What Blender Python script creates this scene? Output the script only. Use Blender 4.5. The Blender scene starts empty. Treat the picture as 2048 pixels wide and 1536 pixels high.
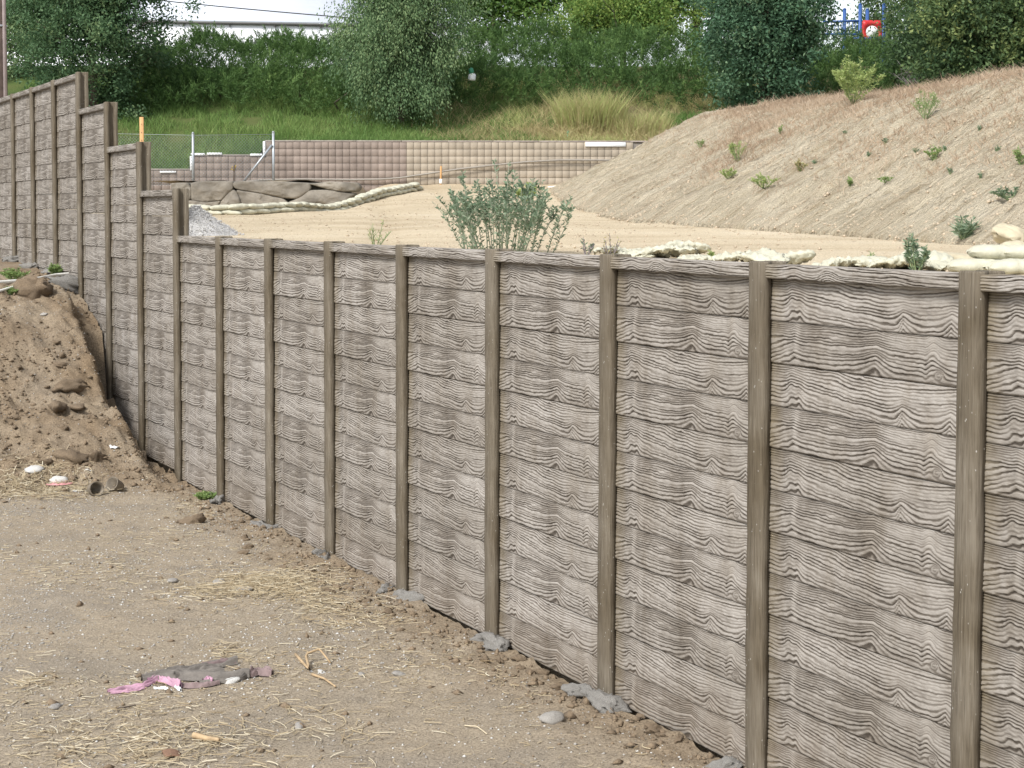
import bpy, math, random
import numpy as np
from mathutils import Vector, Matrix, Euler

random.seed(7)
RNG = np.random.default_rng(11)
S = bpy.context.scene
COL = S.collection

# ------------------------------------------------------------------ camera
HC = 3.45                                   # eye height above the lower yard
FPX = 3400.0                                # focal length in photo pixels (2048 wide)
PITCH = 0.05548
cam_d = bpy.data.cameras.new('camera')
cam = bpy.data.objects.new('camera', cam_d)
COL.objects.link(cam)
cam.location = (0, 0, HC)
cam.rotation_euler = (Matrix.Rotation(math.pi/2 - PITCH, 3, 'X') @ Matrix.Rotation(0.0013, 3, 'Z')).to_euler()
cam_d.sensor_width = 36
cam_d.lens = FPX/2048*36
cam_d.shift_y = -156.0/2048
cam_d.clip_start = 0.1
cam_d.clip_end = 2000
S.camera = cam

# ------------------------------------------------------------------ sky, sun, exposure
SUN_EL, SUN_AZ = math.radians(46), math.radians(214)      # azimuth clockwise from +Y
wld = bpy.data.worlds.new('World')
S.world = wld
wld.use_nodes = True
wn = wld.node_tree.nodes
bg = wn['Background']
sky = wn.new('ShaderNodeTexSky')
sky.sky_type = 'NISHITA'
sky.sun_disc = False
sky.sun_elevation = SUN_EL
sky.sun_rotation = SUN_AZ
sky.air_density = 1.0
sky.dust_density = 1.5
sky.ozone_density = 1.0
hs = wn.new('ShaderNodeHueSaturation')
hs.inputs['Saturation'].default_value = 0.35               # thin overcast: a paler sky
wld.node_tree.links.new(sky.outputs['Color'], hs.inputs['Color'])
wld.node_tree.links.new(hs.outputs['Color'], bg.inputs['Color'])
bg.inputs['Strength'].default_value = 0.15

sun_d = bpy.data.lights.new('sun', 'SUN')
sun_d.energy = 2.6
sun_d.angle = math.radians(14)
sun_d.color = (1.0, 0.975, 0.94)
sun = bpy.data.objects.new('sun', sun_d)
COL.objects.link(sun)
sv = Vector((math.sin(SUN_AZ)*math.cos(SUN_EL), math.cos(SUN_AZ)*math.cos(SUN_EL), math.sin(SUN_EL)))
sun.rotation_euler = sv.to_track_quat('Z', 'Y').to_euler()
sun.location = (-20, -10, 40)

S.view_settings.view_transform = 'Standard'
S.view_settings.look = 'None'
S.view_settings.exposure = 0.62
S.view_settings.gamma = 1.0
S.render.resolution_x, S.render.resolution_y = 1024, 768

# ------------------------------------------------------------------ helpers
def at(px, py, depth):
    """photo pixel + distance along +Y -> point in the place"""
    u, v = (px-1024)/FPX, (py-612)/FPX
    cp, sp = math.cos(PITCH), math.sin(PITCH)
    dy, dz = cp - v*sp*1.0, -sp - v*cp
    return Vector((u*depth/dy, depth, HC + dz*depth/dy))

def _h(ix, iy, seed):
    n = (ix.astype(np.int64)*374761393 + iy.astype(np.int64)*668265263 + seed*974634777) & 0xffffffff
    n = ((n ^ (n >> 13))*1274126177) & 0xffffffff
    n = (n ^ (n >> 16)) & 0xffffffff
    return (n & 0xffff)/65535.0

def noise(x, y, seed=0):
    x = np.asarray(x, float); y = np.asarray(y, float)
    ix, iy = np.floor(x), np.floor(y)
    fx, fy = x-ix, y-iy
    fx, fy = fx*fx*fx*(fx*(fx*6-15)+10), fy*fy*fy*(fy*(fy*6-15)+10)
    a, b = _h(ix, iy, seed), _h(ix+1, iy, seed)
    c, d = _h(ix, iy+1, seed), _h(ix+1, iy+1, seed)
    return (a*(1-fx)+b*fx)*(1-fy) + (c*(1-fx)+d*fx)*fy

def fbm(x, y, seed=0, oct=4, gain=.5):
    s, a, t = 0, 1, 0
    for k in range(oct):
        s = s + a*(noise(x*2**k, y*2**k, seed+k*17)-.5); t += a; a *= gain
    return s/t*2                        # about -1..1

def sm(a, b, x):
    t = np.clip((np.asarray(x, float)-a)/(b-a), 0, 1)
    return t*t*(3-2*t)

def mk(name, V, F, mat=None, parent=None, smooth=False, attrs=None, loc=None, rotz=None, link=True):
    """one mesh object from vertex array and a face array (or list of face arrays)"""
    V = np.asarray(V, np.float32).reshape(-1, 3)
    Fs = F if isinstance(F, list) else [F]
    Fs = [np.asarray(f, np.int32) for f in Fs if len(f)]
    me = bpy.data.meshes.new(name)
    me.vertices.add(len(V)); me.vertices.foreach_set('co', V.ravel())
    nl = sum(f.size for f in Fs); npoly = sum(len(f) for f in Fs)
    me.loops.add(nl); me.polygons.add(npoly)
    me.loops.foreach_set('vertex_index', np.concatenate([f.ravel() for f in Fs]))
    tot = np.concatenate([np.full(len(f), f.shape[1], np.int32) for f in Fs])
    st = np.concatenate([[0], np.cumsum(tot)[:-1]]).astype(np.int32)
    me.polygons.foreach_set('loop_start', st)
    me.polygons.foreach_set('loop_total', tot)
    if smooth: me.polygons.foreach_set('use_smooth', np.ones(npoly, bool))
    for k, a in (attrs or {}).items():
        at_ = me.attributes.new(k, 'FLOAT', 'POINT'); at_.data.foreach_set('value', np.asarray(a, np.float32).ravel())
    me.update(calc_edges=True); me.validate()
    if mat: me.materials.append(mat)
    o = bpy.data.objects.new(name, me)
    if link: COL.objects.link(o)
    if parent: o.parent = parent
    if loc is not None: o.location = loc
    if rotz is not None: o.rotation_euler = (0, 0, rotz)
    return o

def inst(src, name, parent=None, loc=(0, 0, 0), rot=(0, 0, 0), scale=None):
    o = bpy.data.objects.new(name, src.data if hasattr(src, 'data') else src)
    COL.objects.link(o)
    o.parent = parent; o.location = loc; o.rotation_euler = rot
    if scale is not None: o.scale = scale if hasattr(scale, '__len__') else (scale,)*3
    return o

def tag(o, label, cat, group=None, kind=None):
    if label: o['label'] = label
    if cat: o['category'] = cat
    if group: o['group'] = group
    if kind: o['kind'] = kind
    return o

def empty(name, loc, rotz=0):
    o = bpy.data.objects.new(name, None); COL.objects.link(o)
    o.location = loc; o.rotation_euler = (0, 0, rotz); o.empty_display_size = .2
    return o

def grid_faces(nu, nv, off=0):
    i = np.arange(nu*nv).reshape(nu, nv) + off
    return np.stack([i[:-1, :-1], i[1:, :-1], i[1:, 1:], i[:-1, 1:]], -1).reshape(-1, 4)

class MB:
    """collects shapes for ONE mesh"""
    def __init__(s): s.v = []; s.f = {}; s.n = 0
    def add(s, V, F):
        V = np.asarray(V, float).reshape(-1, 3)
        s.v.append(V)
        for f in (F if isinstance(F, list) else [F]):
            f = np.asarray(f)
            if len(f): s.f.setdefault(f.shape[1], []).append(f + s.n)
        s.n += len(V); return s
    def box(s, a, b, M=None):
        x0, y0, z0 = a; x1, y1, z1 = b
        V = np.array([[x0,y0,z0],[x1,y0,z0],[x1,y1,z0],[x0,y1,z0],[x0,y0,z1],[x1,y0,z1],[x1,y1,z1],[x0,y1,z1]], float)
        return s.add(V, np.array([[3,2,1,0],[4,5,6,7],[0,1,5,4],[1,2,6,5],[2,3,7,6],[3,0,4,7]]))
    def bevel_box(s, a, b, e):
        x0, y0, z0 = a; x1, y1, z1 = b
        ring = lambda i, z: [[x0+i,y0,z],[x1-i,y0,z],[x1,y0+i,z],[x1,y1-i,z],[x1-i,y1,z],[x0+i,y1,z],[x0,y1-i,z],[x0,y0+i,z]]
        ring2 = lambda j, z: [[x0+e+j,y0+j,z],[x1-e-j,y0+j,z],[x1-j,y0+e+j,z],[x1-j,y1-e-j,z],[x1-e-j,y1-j,z],[x0+e+j,y1-j,z],[x0+j,y1-e-j,z],[x0+j,y0+e+j,z]]
        V = ring2(e*.7, z0)+ring(e, z0+e)+ring(e, z1-e)+ring2(e*.7, z1)
        F = []
        for r in range(3):
            for k in range(8): F.append([r*8+k, r*8+(k+1) % 8, r*8+8+(k+1) % 8, r*8+8+k])
        s.add(V, [np.array(F), np.array([list(range(7, -1, -1)), list(range(24, 32))])])
        return s
    def tube(s, pts, rad, n=6, cap=True):
        P = np.asarray([tuple(p) for p in pts], float); m = len(P)
        R = np.broadcast_to(np.asarray(rad, float), (m,))
        T = np.gradient(P, axis=0); T /= np.linalg.norm(T, axis=1)[:, None]+1e-9
        up = np.where(np.abs(T[:, 2:3]) > .9, [[1., 0, 0]], [[0, 0, 1.]])
        A = np.cross(up, T); A /= np.linalg.norm(A, axis=1)[:, None]+1e-9
        B = np.cross(T, A)
        th = np.arange(n)*2*math.pi/n
        V = P[:, None]+R[:, None, None]*(A[:, None]*np.cos(th)[None, :, None]+B[:, None]*np.sin(th)[None, :, None])
        F = []
        for i in range(m-1):
            for k in range(n): F.append([i*n+k, i*n+(k+1) % n, (i+1)*n+(k+1) % n, (i+1)*n+k])
        fs = [np.array(F)]
        if cap: fs.append(np.array([list(range(n-1, -1, -1)), list(range((m-1)*n, m*n))]))
        return s.add(V.reshape(-1, 3), fs)
    def build(s, name, mat, parent=None, smooth=False, **k):
        return mk(name, np.concatenate(s.v), [np.concatenate(f) for f in s.f.values()], mat, parent, smooth, **k)

# ------------------------------------------------------------------ materials
def NM(name):
    m = bpy.data.materials.new(name); m.use_nodes = True
    nt = m.node_tree
    return m, nt, nt.nodes['Principled BSDF'], nt.nodes.new, nt.links.new

def ramp(nt, stops):
    r = nt.nodes.new('ShaderNodeValToRGB'); e = r.color_ramp.elements
    while len(e) < len(stops): e.new(.5)
    for i, (p, c) in enumerate(stops):
        e[i].position = p; e[i].color = (*c, 1) if len(c) == 3 else c
    return r

def mixc(nt, f, a, b, mode='MIX'):
    m = nt.nodes.new('ShaderNodeMix'); m.data_type = 'RGBA'; m.blend_type = mode
    for sock, v in ((m.inputs[0], f), (m.inputs[6], a), (m.inputs[7], b)):
        if hasattr(v, 'is_linked'): nt.links.new(v, sock)
        elif isinstance(v, (int, float)): sock.default_value = v
        else: sock.default_value = (*v, 1)
    return m.outputs[2]

def nz(nt, scale, detail=4, rough=.6, vec=None, out='Fac'):
    n = nt.nodes.new('ShaderNodeTexNoise')
    n.inputs['Scale'].default_value = scale; n.inputs['Detail'].default_value = detail; n.inputs['Roughness'].default_value = rough
    if vec is not None: nt.links.new(vec, n.inputs['Vector'])
    return n.outputs[out]

def mapping(nt, vec, scale):
    m = nt.nodes.new('ShaderNodeMapping'); m.inputs['Scale'].default_value = scale
    nt.links.new(vec, m.inputs['Vector']); return m.outputs[0]

def bump(nt, b, h, strength, dist):
    n = nt.nodes.new('ShaderNodeBump'); n.inputs['Strength'].default_value = strength; n.inputs['Distance'].default_value = dist
    nt.links.new(h, n.inputs['Height']); nt.links.new(n.outputs[0], b.inputs['Normal'])

def plain(name, c, rough=.7, var=.25, scale=8., metal=0, bmp=0, world=False):
    """base colour with a mottled tone, a little wear"""
    m, nt, b, new, ln = NM(name)
    tc = new('ShaderNodeNewGeometry').outputs['Position'] if world else new('ShaderNodeTexCoord').outputs['Object']
    r = ramp(nt, [(.3, tuple(x*(1-var) for x in c)), (.7, tuple(min(1, x*(1+var)) for x in c))])
    n = nz(nt, scale, 5, .65, tc); ln(n, r.inputs[0]); c = r.outputs[0]
    if world:                                    # piece to piece tone
        oi = new('ShaderNodeObjectInfo'); rr = ramp(nt, [(0, (.92, .92, .92)), (1, (1.06, 1.06, 1.06))]); ln(oi.outputs['Random'], rr.inputs[0])
        c = mixc(nt, 1., c, rr.outputs[0], 'MULTIPLY')
    ln(c, b.inputs['Base Color'])
    b.inputs['Roughness'].default_value = rough; b.inputs['Metallic'].default_value = metal
    if bmp: bump(nt, b, nz(nt, scale*4, 4, .6, tc), .6, bmp)
    return m

def leafmat(name, c1, c2, trans=.35, c3=None):
    """leaves: tone varies from leaf to leaf; light passes through"""
    m, nt, b, new, ln = NM(name)
    a = new('ShaderNodeAttribute'); a.attribute_name = 'tone'
    st = [(0, c1), (1, c2)] if c3 is None else [(0, c1), (.6, c2), (1, c3)]
    r = ramp(nt, st); ln(a.outputs['Fac'], r.inputs[0])
    b.inputs['Roughness'].default_value = .6
    b.inputs['Specular IOR Level'].default_value = .25
    ln(r.outputs[0], b.inputs['Base Color'])
    t = new('ShaderNodeBsdfTranslucent'); ln(r.outputs[0], t.inputs['Color'])
    mx = new('ShaderNodeMixShader'); mx.inputs[0].default_value = trans
    ln(b.outputs[0], mx.inputs[1]); ln(t.outputs[0], mx.inputs[2]); ln(mx.outputs[0], nt.nodes['Material Output'].inputs[0])
    return m

def board_mat():
    m, nt, b, new, ln = NM('stained_wood_grain_concrete')
    a = new('ShaderNodeAttribute'); a.attribute_name = 'grain'
    oi = new('ShaderNodeObjectInfo')
    tc = new('ShaderNodeTexCoord').outputs['Object']
    geo = new('ShaderNodeNewGeometry').outputs['Position']
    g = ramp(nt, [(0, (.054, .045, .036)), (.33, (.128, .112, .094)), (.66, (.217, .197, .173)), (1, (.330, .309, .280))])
    # break the drybrushed ridge tone up
    ad = new('ShaderNodeMath'); ad.operation = 'MULTIPLY_ADD'; ad.inputs[1].default_value = .45; 
    n0 = nz(nt, 22, 5, .7, tc); ln(n0, ad.inputs[0])
    s2 = new('ShaderNodeMath'); s2.operation = 'SUBTRACT'; ln(a.outputs['Fac'], s2.inputs[0]); s2.inputs[1].default_value = .22
    ln(s2.outputs[0], ad.inputs[2]); ln(ad.outputs[0], g.inputs[0])
    # weathering of the whole wall
    n1 = nz(nt, .9, 4, .6, geo)
    r1 = ramp(nt, [(.35, (.90, .885, .86)), (.62, (1.06, 1.06, 1.06))]); ln(n1, r1.inputs[0])
    # pale lime bloom and dark rain streaks
    nb_ = nz(nt, 1, 5, .65, mapping(nt, geo, (4.5, 4.5, 1.6))); rb_ = ramp(nt, [(.36, (.88, .86, .83)), (.5, (1, 1, 1)), (.66, (1.07, 1.075, 1.08))]); ln(nb_, rb_.inputs[0])
    r1m = mixc(nt, 1., r1.outputs[0], rb_.outputs[0], 'MULTIPLY')
    c = mixc(nt, 1.0, g.outputs[0], r1m, 'MULTIPLY')
    # brown stain collected against the pile at the near end of a board
    sx = new('ShaderNodeSeparateXYZ'); ln(tc, sx.inputs[0])
    mr = new('ShaderNodeMapRange'); mr.inputs[1].default_value = .17; mr.inputs[2].default_value = .02
    ln(sx.outputs[0], mr.inputs[0])
    mm = new('ShaderNodeMath'); mm.operation = 'MULTIPLY'; ln(mr.outputs[0], mm.inputs[0]); ln(nz(nt, 5, 3, .6, geo), mm.inputs[1])
    c = mixc(nt, mm.outputs[0], c, (.17, .135, .075))
    # board to board tone
    rr = ramp(nt, [(0, (.87, .85, .83)), (1, (1.05, 1.04, 1.04))]); ln(oi.outputs['Random'], rr.inputs[0])
    c = mixc(nt, 1.0, c, rr.outputs[0], 'MULTIPLY')
    # splashed soil on the lowest boards
    sz = new('ShaderNodeSeparateXYZ'); ln(geo, sz.inputs[0])
    mz = new('ShaderNodeMapRange'); mz.inputs[1].default_value = .55; mz.inputs[2].default_value = -.1; mz.inputs[4].default_value = .5
    ln(sz.outputs[2], mz.inputs[0])
    m3 = new('ShaderNodeMath'); m3.operation = 'MULTIPLY'; ln(mz.outputs[0], m3.inputs[0]); ln(nz(nt, 2.2, 5, .7, geo), m3.inputs[1])
    c = mixc(nt, m3.outputs[0], c, (.24, .18, .12))
    ln(c, b.inputs['Base Color'])
    b.inputs['Roughness'].default_value = .85
    b.inputs['Specular IOR Level'].default_value = .3
    bump(nt, b, nz(nt, 160, 3, .6, tc), .35, .004)
    return m

def post_mat():
    m, nt, b, new, ln = NM('pile_concrete')
    geo = new('ShaderNodeNewGeometry').outputs['Position']
    tc = new('ShaderNodeTexCoord').outputs['Object']
    n = nz(nt, 1, 6, .65, mapping(nt, tc, (70, 70, 3.5)))
    r = ramp(nt, [(.28, (.080, .066, .048)), (.5, (.150, .128, .097)), (.62, (.178, .155, .121)), (.8, (.30, .275, .235))]); ln(n, r.inputs[0])
    n2 = nz(nt, 1.3, 4, .6, geo)
    r2 = ramp(nt, [(.35, (.72, .67, .58)), (.65, (1.18, 1.18, 1.18))]); ln(n2, r2.inputs[0])
    c = mixc(nt, 1.0, r.outputs[0], r2.outputs[0], 'MULTIPLY')
    v = new('ShaderNodeTexVoronoi'); v.inputs['Scale'].default_value = 34; ln(mapping(nt, tc, (1, 1, .6)), v.inputs['Vector'])
    rs = ramp(nt, [(.07, (1, 1, 1)), (.14, (0, 0, 0))]); ln(v.outputs['Distance'], rs.inputs[0])
    n3 = nz(nt, 9, 2, .5, geo); rg = ramp(nt, [(.48, (0, 0, 0)), (.56, (.9, .9, .9))]); ln(n3, rg.inputs[0])
    f = mixc(nt, 1.0, rs.outputs[0], rg.outputs[0], 'MULTIPLY')
    c = mixc(nt, f, c, (.48, .46, .42))
    ln(c, b.inputs['Base Color'])
    b.inputs['Roughness'].default_value = .88; b.inputs['Specular IOR Level'].default_value = .25
    bump(nt, b, n, .7, .012)
    return m

def soil_mat(name, cols, dark, scale=1.6, speck=(.5, .46, .40), speck_amt=.5, att=True, bd=.02, streak=False):
    m, nt, b, new, ln = NM(name)
    geo = new('ShaderNodeNewGeometry').outputs['Position']
    n = nz(nt, scale, 8, .68, geo)
    r = ramp(nt, cols); ln(n, r.inputs[0]); c = r.outputs[0]
    # fine grit
    n2 = nz(nt, 55, 4, .75, geo)
    r2 = ramp(nt, [(.33, (.55, .53, .50)), (.5, (1, 1, 1)), (.68, (1.38, 1.38, 1.37))]); ln(n2, r2.inputs[0])
    c = mixc(nt, 1.0, c, r2.outputs[0], 'MULTIPLY')
    v = new('ShaderNodeTexVoronoi'); v.inputs['Scale'].default_value = 38; ln(geo, v.inputs['Vector'])
    rs = ramp(nt, [(.10, (1, 1, 1)), (.22, (0, 0, 0))]); ln(v.outputs['Distance'], rs.inputs[0])
    sc = new('ShaderNodeSeparateColor'); ln(v.outputs['Color'], sc.inputs[0])
    rt = ramp(nt, [(.62, (0, 0, 0)), (.66, (speck_amt,)*3)]); ln(sc.outputs[0], rt.inputs[0])
    c = mixc(nt, mixc(nt, 1., rs.outputs[0], rt.outputs[0], 'MULTIPLY'), c, speck)
    if att:
        a = new('ShaderNodeAttribute'); a.attribute_name = 'damp'
        c = mixc(nt, a.outputs['Fac'], c, mixc(nt, 1., r2.outputs[0], dark, 'MULTIPLY'))
    ln(c, b.inputs['Base Color'])
    b.inputs['Roughness'].default_value = .95; b.inputs['Specular IOR Level'].default_value = .15
    ad = new('ShaderNodeMath'); ad.operation = 'ADD'; ln(nz(nt, 30, 6, .75, geo), ad.inputs[0]); ln(rs.outputs[0], ad.inputs[1])
    hb = ad.outputs[0]
    if streak:                                   # rills running down the slope
        mp = new('ShaderNodeMapping'); mp.inputs['Rotation'].default_value = (0, 0, -math.atan2(.40, .92)); ln(geo, mp.inputs['Vector'])
        mp2 = new('ShaderNodeMapping'); mp2.inputs['Scale'].default_value = (.9, 7.5, 2.0); ln(mp.outputs[0], mp2.inputs['Vector'])
        ns = nz(nt, 1.0, 6, .7, mp2.outputs[0])
        a2 = new('ShaderNodeMath'); a2.operation = 'MULTIPLY_ADD'; ln(ns, a2.inputs[0]); a2.inputs[1].default_value = 9.0
        rc = ramp(nt, [(.34, (.74, .70, .64)), (.5, (1, 1, 1)), (.66, (1.12, 1.12, 1.12))]); ln(ns, rc.inputs[0])
        c = mixc(nt, 1., c, rc.outputs[0], 'MULTIPLY'); ln(c, b.inputs['Base Color']); ln(hb, a2.inputs[2]); hb = a2.outputs[0]
    bump(nt, b, hb, .8, bd)
    return m

M = {}
M['board'] = board_mat()
M['post'] = post_mat()
M['yard'] = soil_mat('yard_soil', [(.3, (.232, .197, .153)), (.46, (.325, .270, .198)), (.6, (.275, .234, .18)), (.75, (.36, .302, .226))], (.20, .148, .095), .9)
M['sand'] = soil_mat('graded_sand', [(.3, (.45, .37, .255)), (.5, (.52, .435, .305)), (.7, (.57, .49, .36))], (.41, .33, .22), .35, (.62, .56, .45), .3, True, .01)
M['pile_sand'] = soil_mat('heaped_sand', [(.3, (.45, .385, .275)), (.5, (.54, .47, .345)), (.7, (.61, .54, .41))], (.45, .365, .26), .8, (.6, .55, .46), .4, True, .05, True)
M['bank_soil'] = soil_mat('bank_soil', [(.3, (.05, .075, .025)), (.5, (.085, .12, .035)), (.7, (.12, .13, .05))], (.26, .22, .12), .8, (.2, .2, .1), .2, True, .03)
M['crumb'] = plain('sand_lump', (.46, .375, .27), .95, .2, 9, 0, .01)
M['heap_stone'] = plain('heap_gravel_stone', (.50, .49, .47), .9, .25, 25)
M['straw_stick'] = plain('pale_twig', (.55, .47, .33), .9, .15, 20)
M['gravel'] = soil_mat('gravel_heap', [(.3, (.36, .35, .34)), (.7, (.6, .59, .57))], (.3, .3, .3), 9, (.75, .74, .72), .9, False, .03)
M['clod'] = plain('dry_clod', (.20, .148, .096), .95, .35, 14, 0, .02)
M['stone'] = plain('grey_stone', (.33, .31, .28), .9, .3, 10, 0, .01)
M['lump'] = plain('grey_footing_concrete', (.29, .275, .25), .95, .5, 22, 0, .08)
M['pale_stone'] = plain('pale_stone', (.55, .54, .51), .85, .15, 9, 0, .01)
M['straw'] = leafmat('straw', (.30, .225, .135), (.47, .39, .255), .15, (.64, .58, .44))
M['bag'] = plain('woven_sandbag', (.49, .475, .37), .85, .16, 7, 0, .012)
M['bag_old'] = plain('dusty_sandbag', (.50, .44, .31), .85, .2, 5, 0, .006)
M['pvc'] = plain('white_pvc', (.76, .75, .70), .45, .06, 6)
M['galv'] = plain('galvanised_steel', (.42, .45, .47), .45, .12, 12, .6)
M['wire'] = plain('galvanised_wire', (.30, .33, .34), .5, .1, 12, .5)
M['block_brown'] = plain('brown_split_block', (.265, .215, .182), .95, .18, 1.7, 0, .003, True)
M['block_tan'] = plain('tan_split_block', (.35, .30, .235), .95, .12, 1.7, 0, .003, True)
M['mortar'] = plain('grey_mortar', (.25, .225, .195), .95, .15, 9)
M['capstone'] = plain('concrete_coping', (.30, .26, .23), .92, .2, 6)
M['rockface'] = plain('sculpted_rock', (.20, .178, .145), .93, .4, 1.6, 0, .05)
M['rock_dark'] = plain('rock_backing', (.13, .12, .10), .95, .2, 4)
M['hose'] = plain('grey_brown_conduit', (.26, .235, .20), .6, .1, 6)
M['stake'] = plain('raw_timber_stake', (.52, .30, .13), .8, .2, 14)
M['pole'] = plain('creosoted_pole', (.075, .052, .042), .9, .35, 6)
M['conduit'] = plain('pale_conduit', (.30, .25, .24), .7, .15, 6)
M['bwall'] = plain('white_stucco', (.88, .89, .92), .8, .03, 2)
M['bwall_up'] = plain('pale_blue_grey_cladding', (.58, .61, .67), .8, .03, 2)
M['btrim'] = plain('dark_gutter', (.10, .095, .09), .6, .2, 4)
M['blue'] = plain('blue_painted_steel', (.03, .09, .28), .45, .1, 4)
M['red'] = plain('red_plastic', (.55, .035, .04), .4, .08, 4)
M['white'] = plain('white_plastic', (.78, .80, .80), .5, .05, 4)
M['cable'] = plain('black_cable', (.05, .05, .05), .6, .1, 4)
M['bark'] = plain('bark', (.10, .078, .06), .9, .35, 9, 0, .01)
M['bare_twig'] = plain('bare_grey_twig', (.22, .19, .19), .9, .2, 9)
M['rag'] = plain('dirty_grey_cloth', (.165, .148, .13), .95, .3, 14, 0, .004)
M['pink'] = plain('pink_cloth', (.46, .27, .35), .9, .25, 12, 0, .004)
M['pinkdark'] = plain('soiled_mauve_cloth', (.205, .15, .145), .92, .25, 12, 0, .004)
M['pinkmark'] = plain('pink_marker_paint', (.70, .32, .34), .85, .12, 20)
M['rust'] = plain('rusty_tin', (.20, .17, .13), .7, .3, 12, .3)
M['bark_chip'] = plain('brown_bark_chip', (.21, .12, .075), .9, .25, 12, 0, .01)
M['root'] = plain('dry_root', (.40, .29, .17), .9, .25, 16)
M['green_plastic'] = plain('green_plastic', (.04, .25, .14), .5, .1, 4)
M['shade_leaf'] = leafmat('dark_tree_leaf', (0.059, 0.117, 0.056), (0.109, 0.195, 0.092), .35, (0.224, 0.305, 0.140))
M['grey_leaf'] = leafmat('grey_green_leaf', (0.071, 0.138, 0.067), (0.147, 0.236, 0.106), .35, (0.270, 0.356, 0.172))
M['blue_leaf'] = leafmat('blue_green_leaf', (0.054, 0.119, 0.068), (0.102, 0.196, 0.108), .35, (0.208, 0.301, 0.162))
M['bright_leaf'] = leafmat('bright_leaf', (0.066, 0.144, 0.036), (0.144, 0.252, 0.060), .4, (0.300, 0.384, 0.096))
M['olive_leaf'] = leafmat('olive_leaf', (0.049, 0.097, 0.045), (0.111, 0.176, 0.068), .35, (0.260, 0.311, 0.112))
M['juniper'] = leafmat('juniper', (.044, .095, .028), (.105, .19, .055), .3, (.215, .325, .105))
M['grass'] = leafmat('green_grass', (0.090, 0.180, 0.048), (0.166, 0.270, 0.073), .35, (0.300, 0.374, 0.130))
M['drygrass'] = leafmat('dry_grass', (0.290, 0.235, 0.117), (0.475, 0.400, 0.207), .3, (0.396, 0.455, 0.166))
M['redgrass'] = leafmat('russet_grass', (.36, .26, .18), (.49, .375, .265), .35, (.60, .50, .38))
M['salt'] = leafmat('saltbush_leaf', (.125, .195, .115), (.235, .315, .205), .4, (.40, .47, .34))
M['weed'] = leafmat('weed_leaf', (.16, .26, .08), (.30, .41, .15), .4, (.48, .52, .24))
M['lime'] = leafmat('lime_weed_leaf', (.26, .36, .11), (.42, .50, .19), .4, (.56, .58, .29))
M['green_stem'] = plain('green_stem', (.20, .26, .12), .8, .2, 20)
M['grey_stem'] = plain('grey_green_stem', (.26, .29, .21), .8, .2, 20)
M['yellow'] = plain('yellow_flower', (.72, .50, .04), .6, .1, 9)

# ------------------------------------------------------------------ terrain functions
B_ = .254                                       # board height
W_ = 7.2411*B_                                  # pile spacing
PW, PD = .168, .173                             # pile width, depth
ANG = .46541
D2 = np.array([math.sin(ANG), -math.cos(ANG)])  # along the wall, towards the near end
NB = np.array([math.cos(ANG), math.sin(ANG)])   # behind the wall
P6 = np.array([-.87283, 53.33912])*B_
WROT = math.atan2(D2[1], D2[0])
ZT = [HC+B_*v for v in (-1.2178, 1.0881, 3.6712, 6.2137, 8.4448)]

def to_uw(x, y):                                # along wall, OUT from the wall
    dx, dy = np.asarray(x)-P6[0], np.asarray(y)-P6[1]
    return dx*D2[0]+dy*D2[1], -(dx*NB[0]+dy*NB[1])

def yard_base(u, w):
    q = -5*W_-u
    hw = np.interp(q, [-1.2, 0, .9, 1.84, 2.8, 3.45, 3.66, 3.82, 4.0, 4.7, 5.5, 7.4, 11, 20], [0, .03, .10, .20, .46, .72, .80, 1.05, 1.78, 1.98, 2.24, 2.42, 2.5, 2.55])
    ho = np.interp(q, [-1.6, -.7, 0, .8, 1.84, 2.8, 3.4, 4.0, 4.6, 5.5, 8, 20], [0, .10, .36, .66, 1.10, 1.62, 1.98, 2.22, 2.34, 2.34, 2.48, 2.55])
    return hw + .035 + (ho-hw)*sm(.20, .50, w+.13*fbm(u*1.9, w*.6, 29))

def yard(x, y, fine=True):
    u, w = to_uw(x, y)
    z = yard_base(u, w)
    q = -5*W_-u
    m = sm(-1.5, .3, q)*(1-sm(6, 9, q))          # the dug mound
    z = z + .05*fbm(u*.45, w*.45, 3) - .02
    nearwall = 1-sm(.15, 1.1, w + .25*fbm(u*1.5, w*1.5, 9))
    z = z + m*(.12*fbm(u*1.3, w*1.3, 21, 5, .62) - .05)
    z = z - .34*np.exp(-((q-3.72)/.30)**2-((w-.22)/.20)**2)      # hollow dug beside a pile
    if fine:
        z = z + (.012+.075*m+.035*nearwall)*fbm(u*5, w*5, 31, 4, .62)
        z = z + (.005+.012*m+.010*nearwall)*fbm(u*22, w*22, 41, 3, .7)
    return z

_fz = [18.5-6, 18.5, 20, 24, 28, 33, 43, 46]
_fx = [7.0, 5.6, 5.1, 4.1, 2.55, 1.85, 1.15, 1.0]
def plateau(x, y):
    z = np.interp(y, [0, 10, 13, 15, 18, 22, 24, 28, 33, 36, 39, 42, 45, 48, 60], [2.9, 2.93, 2.97, 3.03, 3.06, 3.09, 3.12, 3.21, 3.32, 3.38, 3.52, 3.72, 3.98, 4.22, 4.3])
    z = z - .34*sm(-3.3, -4.6, x)*sm(37, 41.5, y)
    z = z + .035*fbm(np.asarray(x)*.35, np.asarray(y)*.35, 5)
    z = z + .012*fbm(np.asarray(x)*.6+np.asarray(y)*.05, np.asarray(y)*2.2, 15)
    return z
def mound_h(x, y):
    x = np.asarray(x, float); y = np.asarray(y, float)
    d = (x-np.interp(y, _fz, _fx))*.92 + .25*fbm(x*.5, y*.5, 77)
    cap = 2.10+.45*sm(4.5, 10, x)
    a = .56*d
    k = 6.0
    h = -np.log(np.exp(-k*np.clip(a, -3, 8))+np.exp(-k*cap))/k
    return h, d
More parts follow.
